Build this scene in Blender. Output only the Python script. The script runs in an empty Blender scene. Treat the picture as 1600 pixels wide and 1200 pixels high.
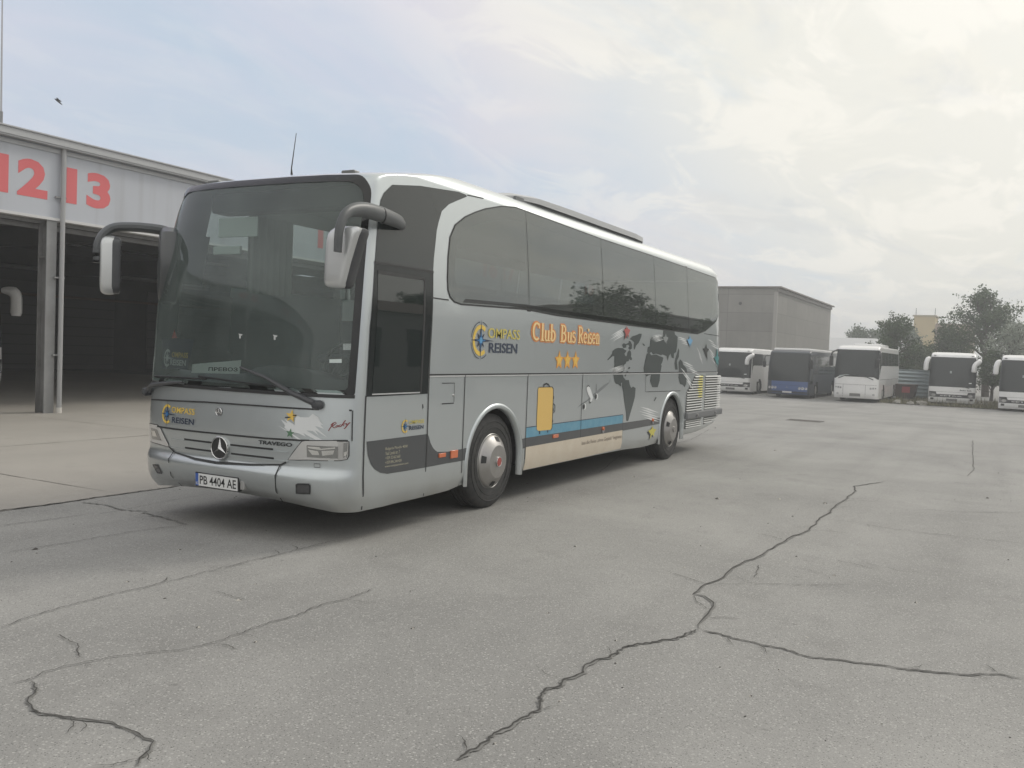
import bpy, bmesh, math, random
from mathutils import Vector, Matrix, geometry
import numpy as np
R=math.radians; PI=math.pi
SC=bpy.context.scene; COL=SC.collection
# ---------------- camera, sky, sun, exposure ----------------
cam=bpy.data.cameras.new('camera'); co=bpy.data.objects.new('camera',cam); COL.objects.link(co)
YAW,PITCH,ROLL=0.4983,-0.0382,0.0395
_d=Vector((math.cos(YAW)*math.cos(PITCH),math.sin(YAW)*math.cos(PITCH),math.sin(PITCH)))
_r=Vector((math.sin(YAW),-math.cos(YAW),0)); _u=_r.cross(_d)
_r2=math.cos(ROLL)*_r+math.sin(ROLL)*_u; _u2=-math.sin(ROLL)*_r+math.cos(ROLL)*_u
co.matrix_world=Matrix(((_r2.x,_u2.x,-_d.x,-8.5832),(_r2.y,_u2.y,-_d.y,-4.8368),(_r2.z,_u2.z,-_d.z,1.7519),(0,0,0,1)))
cam.sensor_width=36; cam.lens=36*1406.17/1600; cam.clip_start=.05; cam.clip_end=3000
SC.camera=co
SUN_EL,SUN_AZ=38,-25      # azimuth measured from +x (the coach's tail) towards +y
SC.view_settings.view_transform='Standard'; SC.view_settings.look='None'
SC.view_settings.exposure=0.04; SC.view_settings.gamma=1
W=bpy.data.worlds.new('World'); SC.world=W; W.use_nodes=True
def build_sky():
    nt=W.node_tree; N=nt.nodes; L=nt.links; N.clear()
    def n(t,**k):
        q=N.new(t)
        for a,b in k.items(): setattr(q,a,b)
        return q
    def mth(op,a,b=None,c=None,clamp=False):
        q=n('ShaderNodeMath',operation=op,use_clamp=clamp)
        for i,v in enumerate((a,b,c)):
            if v is None: continue
            if isinstance(v,(int,float)): q.inputs[i].default_value=v
            else: L.new(v,q.inputs[i])
        return q.outputs[0]
    def mix(f,a,b):
        q=n('ShaderNodeMix',data_type='RGBA')
        for i,v in ((0,f),(6,a),(7,b)):
            if isinstance(v,(int,float)): q.inputs[i].default_value=v
            elif isinstance(v,tuple): q.inputs[i].default_value=(*v,1)
            else: L.new(v,q.inputs[i])
        return q.outputs[2]
    out=n('ShaderNodeOutputWorld'); bg=n('ShaderNodeBackground'); L.new(bg.outputs[0],out.inputs[0])
    sky=n('ShaderNodeTexSky',sky_type='NISHITA'); sky.sun_disc=False
    sky.sun_elevation=R(SUN_EL); sky.sun_rotation=R(90-SUN_AZ); sky.dust_density=2.5; sky.air_density=1
    tc=n('ShaderNodeTexCoord'); sep=n('ShaderNodeSeparateXYZ'); L.new(tc.outputs['Generated'],sep.inputs[0])
    # cloud layer coordinates: project the direction on a flat deck
    zz=mth('ADD',mth('MAXIMUM',sep.outputs[2],0.0),0.16)
    cx=mth('DIVIDE',sep.outputs[0],zz); cy=mth('DIVIDE',sep.outputs[1],zz)
    cmb=n('ShaderNodeCombineXYZ'); L.new(cx,cmb.inputs[0]); L.new(cy,cmb.inputs[1])
    mp=n('ShaderNodeMapping'); L.new(cmb.outputs[0],mp.inputs[0]); mp.inputs['Rotation'].default_value=(0,0,R(25)); mp.inputs['Scale'].default_value=(.55,1.0,1); mp.inputs['Location'].default_value=(1.7,.4,0)
    def noise(sc,det,rough,dist=0,src=None):
        q=n('ShaderNodeTexNoise'); q.inputs['Scale'].default_value=sc; q.inputs['Detail'].default_value=det; q.inputs['Roughness'].default_value=rough; q.inputs['Distortion'].default_value=dist
        L.new(src or mp.outputs[0],q.inputs['Vector']); return q.outputs[0]
    def ramp(v,a,b):
        q=n('ShaderNodeMapRange',interpolation_type='SMOOTHSTEP'); q.inputs[1].default_value=a; q.inputs[2].default_value=b; L.new(v,q.inputs[0]); return q.outputs[0]
    big=noise(.55,3,.5,.3); med=noise(1.6,8,.6,.6); fine=noise(3.6,9,.62,.9)
    # closeness to the sun
    dot=n('ShaderNodeVectorMath',operation='DOT_PRODUCT'); L.new(tc.outputs['Generated'],dot.inputs[0])
    dot.inputs[1].default_value=(math.cos(R(SUN_EL))*math.cos(R(SUN_AZ)),math.cos(R(SUN_EL))*math.sin(R(SUN_AZ)),math.sin(R(SUN_EL)))
    near=ramp(dot.outputs['Value'],SKY['n0'],SKY['n1'])
    veil=mix(near,SKY['cool'],SKY['warm'])
    blue=mix(SKY['bl'],sky.outputs[0],SKY['blue'])
    cover=ramp(mth('ADD',mth('MULTIPLY',big,.75),mth('MULTIPLY',med,.35)),SKY['c0'],SKY['c1'])
    cover2=mth('MAXIMUM',cover,mth('MULTIPLY',near,.93))
    base=mix(cover2,blue,veil)
    # brighter curds and grey undersides, strongest on the sunward side
    amp=mth('ADD',mth('MULTIPLY',near,.88),.12)
    curd=mth('MULTIPLY',ramp(fine,.47,.60),amp)
    base=mix(mth('MULTIPLY',curd,.62),base,SKY['lit'])
    grey=mth('MULTIPLY',ramp(med,.50,.66),amp)
    base=mix(mth('MULTIPLY',grey,.45),base,SKY['under'])
    gap=mth('MULTIPLY',ramp(noise(1.05,6,.6,.8),.56,.68),amp); base=mix(mth('MULTIPLY',gap,.5),base,(5.9,6.9,7.8))
    # extra-bright cloud added out of view behind the camera to light front faces
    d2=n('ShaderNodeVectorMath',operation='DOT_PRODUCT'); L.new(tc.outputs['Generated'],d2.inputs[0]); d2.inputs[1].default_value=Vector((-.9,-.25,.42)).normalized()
    base=mix(mth('MULTIPLY',ramp(d2.outputs['Value'],.15,.8),mth('ADD',mth('MULTIPLY',med,.5),.62)),base,SKY['fill_bank'])
    # brightening to the sun itself
    glow=mth('POWER',mth('MAXIMUM',dot.outputs['Value'],0.0),9)
    g2=n('ShaderNodeMix',data_type='RGBA',blend_type='ADD'); L.new(mth('MULTIPLY',glow,SKY['glow']),g2.inputs[0]); L.new(base,g2.inputs[6]); g2.inputs[7].default_value=(10,9.5,8.9,1)
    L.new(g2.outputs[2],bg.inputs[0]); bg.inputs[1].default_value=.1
SKY=dict(n0=.50,n1=.77,cool=(7.15,7.0,7.95),warm=(8.85,8.65,7.85),blue=(5.3,6.7,8.0),bl=.84,c0=.30,c1=.60,lit=(9.9,9.6,8.8),under=(6.3,6.65,6.95),fill_bank=(11.0,10.8,10.3),glow=.30)
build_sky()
sd=bpy.data.lights.new('sun','SUN'); so=bpy.data.objects.new('sun',sd); COL.objects.link(so)
sd.energy=1.25; sd.angle=R(14); sd.color=(1,.95,.87)
so.rotation_euler=Vector((math.cos(R(SUN_EL))*math.cos(R(SUN_AZ)),math.cos(R(SUN_EL))*math.sin(R(SUN_AZ)),math.sin(R(SUN_EL)))).to_track_quat('Z','Y').to_euler()

# ---------------- helpers ----------------
MATS={}
def mat(name,col=(.5,.5,.5),rough=.5,metal=0,ior=1.5,coat=0,spec=.5,noise=None,bump=None,trans=0,alpha=1):
    if name in MATS: return MATS[name]
    m=bpy.data.materials.new(name); m.use_nodes=True; nt=m.node_tree; b=nt.nodes['Principled BSDF']
    b.inputs['Base Color'].default_value=(*col,1); b.inputs['Roughness'].default_value=rough; b.inputs['Metallic'].default_value=metal
    b.inputs['IOR'].default_value=ior; b.inputs['Coat Weight'].default_value=coat; b.inputs['Coat Roughness'].default_value=.06; b.inputs['Specular IOR Level'].default_value=spec
    tc=nt.nodes.new('ShaderNodeTexCoord')
    if noise:   # (scale, amount, dark colour)
        sc,am,c2=noise
        t=nt.nodes.new('ShaderNodeTexNoise'); t.inputs['Scale'].default_value=sc; t.inputs['Detail'].default_value=6; t.inputs['Roughness'].default_value=.62
        nt.links.new(tc.outputs['Object'],t.inputs['Vector'])
        mr=nt.nodes.new('ShaderNodeMapRange'); mr.inputs[1].default_value=.35; mr.inputs[2].default_value=.7; mr.inputs[3].default_value=0; mr.inputs[4].default_value=am
        nt.links.new(t.outputs[0],mr.inputs[0])
        mx=nt.nodes.new('ShaderNodeMix'); mx.data_type='RGBA'; mx.inputs[6].default_value=(*col,1); mx.inputs[7].default_value=(*c2,1)
        nt.links.new(mr.outputs[0],mx.inputs[0]); nt.links.new(mx.outputs[2],b.inputs['Base Color'])
    if bump:
        sc,st,di=bump
        t=nt.nodes.new('ShaderNodeTexNoise'); t.inputs['Scale'].default_value=sc; t.inputs['Detail'].default_value=3
        nt.links.new(tc.outputs['Object'],t.inputs['Vector'])
        bp=nt.nodes.new('ShaderNodeBump'); bp.inputs['Strength'].default_value=st; bp.inputs['Distance'].default_value=di
        nt.links.new(t.outputs[0],bp.inputs['Height']); nt.links.new(bp.outputs[0],b.inputs['Normal'])
    MATS[name]=m; return m
def tag(o,label=None,cat=None,group=None,kind=None):
    if label: o['label']=label
    if cat: o['category']=cat
    if group: o['group']=group
    if kind: o['kind']=kind
    return o
def thing(name,label,cat,loc=(0,0,0),rz=0,group=None):
    o=bpy.data.objects.new(name,None); COL.objects.link(o); o.location=loc; o.rotation_euler=(0,0,rz); o.empty_display_size=.3
    return tag(o,label,cat,group)
def obj(name,verts,faces,mats,parent=None,smooth=False,midx=None):
    me=bpy.data.meshes.new(name); me.from_pydata([tuple(v) for v in verts],[],faces)
    if not isinstance(mats,(list,tuple)): mats=[mats]
    for m in mats: me.materials.append(m)
    if midx is not None: me.polygons.foreach_set('material_index',midx)
    if smooth: me.polygons.foreach_set('use_smooth',[True]*len(me.polygons))
    me.update(); o=bpy.data.objects.new(name,me); COL.objects.link(o)
    if parent: o.parent=parent
    return o
class MB:
    "collects simple solids into one mesh"
    def __init__(s): s.v=[]; s.f=[]; s.m=[]; s.mats=[]
    def mi(s,m):
        if m not in s.mats: s.mats.append(m)
        return s.mats.index(m)
    def raw(s,v,f,m):
        b=len(s.v); s.v+=[tuple(q) for q in v]; k=s.mi(m)
        for q in f: s.f.append([b+i for i in q]); s.m.append(k)
    def box(s,a,b,m,bev=0):
        x0,y0,z0=a; x1,y1,z1=b
        if bev<=0:
            v=[(x,y,z) for x in (x0,x1) for y in (y0,y1) for z in (z0,z1)]
            s.raw(v,[(0,1,3,2),(4,6,7,5),(0,4,5,1),(2,3,7,6),(0,2,6,4),(1,5,7,3)],m); return
        bm=bmesh.new(); bmesh.ops.create_cube(bm,size=1)
        for q in bm.verts: q.co=Vector(((x0+x1)/2+q.co.x*(x1-x0),(y0+y1)/2+q.co.y*(y1-y0),(z0+z1)/2+q.co.z*(z1-z0)))
        bmesh.ops.bevel(bm,geom=bm.edges[:],offset=bev,segments=2,affect='EDGES',profile=.5)
        s.bm(bm,m)
    def bm(s,bm,m,mtx=None):
        if mtx: bm.transform(mtx)
        bm.verts.index_update(); s.raw([q.co[:] for q in bm.verts],[[q.index for q in f.verts] for f in bm.faces],m); bm.free()
    def tube(s,pts,r,m,n=8,flat=None,up=None,caps=True):
        pts=[Vector(q) for q in pts]; k=len(pts); rs=r if isinstance(r,(list,tuple)) else [r]*k
        v=[];f=[]; prev=None
        for i,q in enumerate(pts):
            t=(pts[min(i+1,k-1)]-pts[max(i-1,0)]).normalized()
            a=Vector(up) if up else (prev or (Vector((0,0,1)) if abs(t.z)<.9 else Vector((1,0,0))))
            a=(a-t*a.dot(t)).normalized(); b=t.cross(a); prev=a
            fa,fb=(flat or (1,1))
            for j in range(n):
                w=2*PI*j/n; v.append(q+a*math.cos(w)*rs[i]*fa+b*math.sin(w)*rs[i]*fb)
        for i in range(k-1):
            for j in range(n): f.append((i*n+j,i*n+(j+1)%n,(i+1)*n+(j+1)%n,(i+1)*n+j))
        if caps: f.append(tuple(range(n))[::-1]); f.append(tuple(range((k-1)*n,k*n)))
        s.raw(v,f,m)
    def lathe(s,prof,m,n=32,c=(0,0,0),axis='y',cap=False):
        v=[];f=[]
        for r,h in prof:
            for j in range(n):
                w=2*PI*j/n; a,b=r*math.cos(w),r*math.sin(w)
                p=(a,h,b) if axis=='y' else (a,b,h) if axis=='z' else (h,a,b)
                v.append((p[0]+c[0],p[1]+c[1],p[2]+c[2]))
        for i in range(len(prof)-1):
            for j in range(n): f.append((i*n+j,i*n+(j+1)%n,(i+1)*n+(j+1)%n,(i+1)*n+j))
        if cap: f.append(tuple(range(n))); f.append(tuple(range((len(prof)-1)*n,len(prof)*n))[::-1])
        s.raw(v,f,m)
    def prism(s,poly,d,m,off=(0,0,0)):
        "poly: 3d points; extruded by vector d"
        n=len(poly); d=Vector(d); v=[Vector(q)+Vector(off) for q in poly]; v+= [q+d for q in v]
        s.raw(v,[tuple(range(n)),tuple(range(2*n-1,n-1,-1))]+[(i,i+n,(i+1)%n+n,(i+1)%n)[::-1] for i in range(n)],m)
    def build(s,name,parent=None,smooth=False,fix=True,sharp=38):
        o=obj(name,s.v,s.f,s.mats,parent,False,s.m)
        bm=bmesh.new(); bm.from_mesh(o.data)
        if fix: bmesh.ops.recalc_face_normals(bm,faces=bm.faces)
        if smooth:
            for f in bm.faces: f.smooth=True
            for e in bm.edges:
                if len(e.link_faces)==2 and e.calc_face_angle(0)>R(sharp): e.smooth=False
        bm.to_mesh(o.data); bm.free(); return o
FONT=None
_tc={}
def text_mesh(s,bold=0):
    if (s,bold) in _tc: return _tc[(s,bold)]
    cu=bpy.data.curves.new('t','FONT'); cu.body=s; cu.size=1; cu.offset=bold; cu.resolution_u=3
    o=bpy.data.objects.new('t',cu); COL.objects.link(o)
    dg=bpy.context.evaluated_depsgraph_get(); dg.update()
    me=bpy.data.meshes.new_from_object(o.evaluated_get(dg))
    v=[tuple(q.co[:2]) for q in me.vertices]; f=[tuple(p.vertices) for p in me.polygons]
    bpy.data.objects.remove(o); bpy.data.curves.remove(cu); bpy.data.meshes.remove(me)
    _tc[(s,bold)]=(v,f); return v,f
def resample(p,d):
    out=[]
    for i in range(len(p)):
        a,b=p[i],p[(i+1)%len(p)]; n=max(1,int(math.ceil(math.hypot((b[0]-a[0])/d[0],(b[1]-a[1])/d[1]))))
        for k in range(n): out.append((a[0]+(b[0]-a[0])*k/n,a[1]+(b[1]-a[1])*k/n))
    return out
def fill(poly,grid=None,holes=()):
    "constrained triangulation of a flat polygon with optional inner grid points and holes"
    loops=[poly]+list(holes)
    if grid: loops=[resample(q,grid) for q in loops]
    V=[];E=[]
    for q in loops:
        b=len(V); V+=[Vector(a) for a in q]; E+=[(b+i,b+(i+1)%len(q)) for i in range(len(q))]
    if grid:
        xs=[q[0] for q in poly]; ys=[q[1] for q in poly]
        nx=int((max(xs)-min(xs))/grid[0]); ny=int((max(ys)-min(ys))/grid[1])
        for i in range(1,nx+1):
            for j in range(1,ny+1): V.append(Vector((min(xs)+i*(max(xs)-min(xs))/(nx+1),min(ys)+j*(max(ys)-min(ys))/(ny+1))))
    r=geometry.delaunay_2d_cdt(V,E,[],3 if holes else 1,1e-6)
    return [tuple(q) for q in r[0]],[tuple(q) for q in r[2]]
class Deco:
    "a thin sheet laid on a curved surface: polygons, lines and lettering of several colours"
    def __init__(s,fmap,grid=None,conv=None): s.map=fmap; s.g=grid; s.conv=conv; s.v=[]; s.f=[]; s.m=[]; s.mats=[]; s.n=0
    def _add(s,V,F,m,off):
        off+=s.n*1.6e-5; s.n+=1
        if s.conv: V=[s.conv(q) for q in V]
        if m not in s.mats: s.mats.append(m)
        k=s.mats.index(m); b=len(s.v); s.v+=[s.map(q[0],q[1],off) for q in V]
        for q in F: s.f.append([b+i for i in q]); s.m.append(k)
    def poly(s,p,m,off=.0015,holes=(),g=None):
        V,F=fill(p,g or s.g,holes); s._add(V,F,m,off); return s
    def ring(s,outer,inner,m,off=.0015,k=6):
        "band between two closed loops with the same number of points"
        n=len(outer); A=[];B=[]
        for i in range(n):
            for j in range(k):
                t=j/k; A.append(tuple(outer[i][q]*(1-t)+outer[(i+1)%n][q]*t for q in (0,1))); B.append(tuple(inner[i][q]*(1-t)+inner[(i+1)%n][q]*t for q in (0,1)))
        N=len(A); rows=[A,[tuple((a[q]+b[q])/2 for q in (0,1)) for a,b in zip(A,B)],B]; V=A+rows[1]+B
        F=[(r*N+i,r*N+(i+1)%N,(r+1)*N+(i+1)%N,(r+1)*N+i) for r in (0,1) for i in range(N)]
        s._add(V,F,m,off); return s
    def line(s,pts,w,m,off=.0015,closed=False,step=.15):
        pts=[tuple(q) for q in pts]
        if closed: pts=pts+[pts[0]]
        q=[pts[0]]
        for a,b in zip(pts,pts[1:]):
            n=max(1,int(math.hypot(b[0]-a[0],b[1]-a[1])/step))
            q+=[(a[0]+(b[0]-a[0])*k/n,a[1]+(b[1]-a[1])*k/n) for k in range(1,n+1)]
        V=[];F=[]
        for i,a in enumerate(q):
            p0=q[max(0,i-1)]; p1=q[min(len(q)-1,i+1)]
            if closed and i in (0,len(q)-1): p0,p1=q[-2],q[1]
            dx,dy=p1[0]-p0[0],p1[1]-p0[1]; l=math.hypot(dx,dy) or 1; nx,ny=-dy/l*w/2,dx/l*w/2
            V+=[(a[0]+nx,a[1]+ny),(a[0]-nx,a[1]-ny)]
        F=[(2*i,2*i+1,2*i+3,2*i+2) for i in range(len(q)-1)]
        s._add(V,F,m,off); return s
    def text(s,t,box,m,off=.003,bold=0,flip=False,shear=0,skew=0):
        "box=(u0,v0,u1,v1); flip for surfaces whose u runs right to left"
        v,f=text_mesh(t,bold); xs=[q[0] for q in v]; ys=[q[1] for q in v]; x0,x1,y0,y1=min(xs),max(xs),min(ys),max(ys)
        u0,v0,u1,v1=box; V=[]
        for x,y in v:
            a=(x-x0)/(x1-x0); b=(y-y0)/(y1-y0)
            V.append((u0+(u1-u0)*a+shear*b*(v1-v0)*(1 if u1>u0 else -1),v0+(v1-v0)*b+skew*a))
        s._add(V,f,m,off); return s
    def build(s,name,parent=None,smooth=True):
        return obj(name,s.v,s.f,s.mats,parent,smooth,s.m)
def star_pts(cx,cy,r,ri=.45,n=5,rot=90,sx=1,sy=1):
    return [(cx+sx*(r if k%2==0 else r*ri)*math.cos(R(rot+180/n*k)),cy+sy*(r if k%2==0 else r*ri)*math.sin(R(rot+180/n*k))) for k in range(2*n)]
def disc_pts(cx,cy,rx,ry=None,n=24): return [(cx+rx*math.cos(2*PI*k/n),cy+(ry or rx)*math.sin(2*PI*k/n)) for k in range(n)]
def gz(x,y=0):
    t=min(1,max(0,(x-9.5)/38)); return -.55*t*t*(3-2*t)
def crom(xs,ys,x):
    n=len(xs)
    if x<=xs[0]: return ys[0]
    if x>=xs[-1]: return ys[-1]
    i=0
    while xs[i+1]<x: i+=1
    h=xs[i+1]-xs[i]; t=(x-xs[i])/h
    m0=(ys[i+1]-ys[i-1])/(xs[i+1]-xs[i-1])*h if i>0 else (ys[1]-ys[0])
    m1=(ys[i+2]-ys[i])/(xs[i+2]-xs[i])*h if i+2<n else (ys[i+1]-ys[i])
    return (2*t**3-3*t*t+1)*ys[i]+(t**3-2*t*t+t)*m0+(-2*t**3+3*t*t)*ys[i+1]+(t**3-t*t)*m1
ZT=[.28,.36,.45,.55,.605,.655,.70,.9,1.3,1.65,2.0,2.25,2.5,2.8,3.1,3.24,3.30,3.35]
XNT=[-2.62,-2.72,-2.77,-2.79,-2.782,-2.744,-2.742,-2.758,-2.73,-2.71,-2.70,-2.68,-2.63,-2.55,-2.42,-2.335,-2.13,-1.93]
XCT=[-2.31,-2.33,-2.34,-2.346,-2.346,-2.345,-2.345,-2.345,-2.335,-2.31,-2.28,-2.25,-2.21,-2.17,-2.12,-2.07,-1.85,-1.5]
NF=2.6
def xn(z): return crom(ZT,XNT,z)
def xc(z): return crom(ZT,XCT,z)
def yin(z):
    if z<.45: return .03*((.45-z)/.17)**2
    return .09*((z-2)/1.2)**1.4 if z>2 else 0.
def xfront(y,z):
    w=1.275-yin(z); t=min(abs(y-1.275)/w,1.)
    a=xn(z); return a+(xc(z)-a)*(1-(1-t**NF)**(1/NF))
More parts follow.
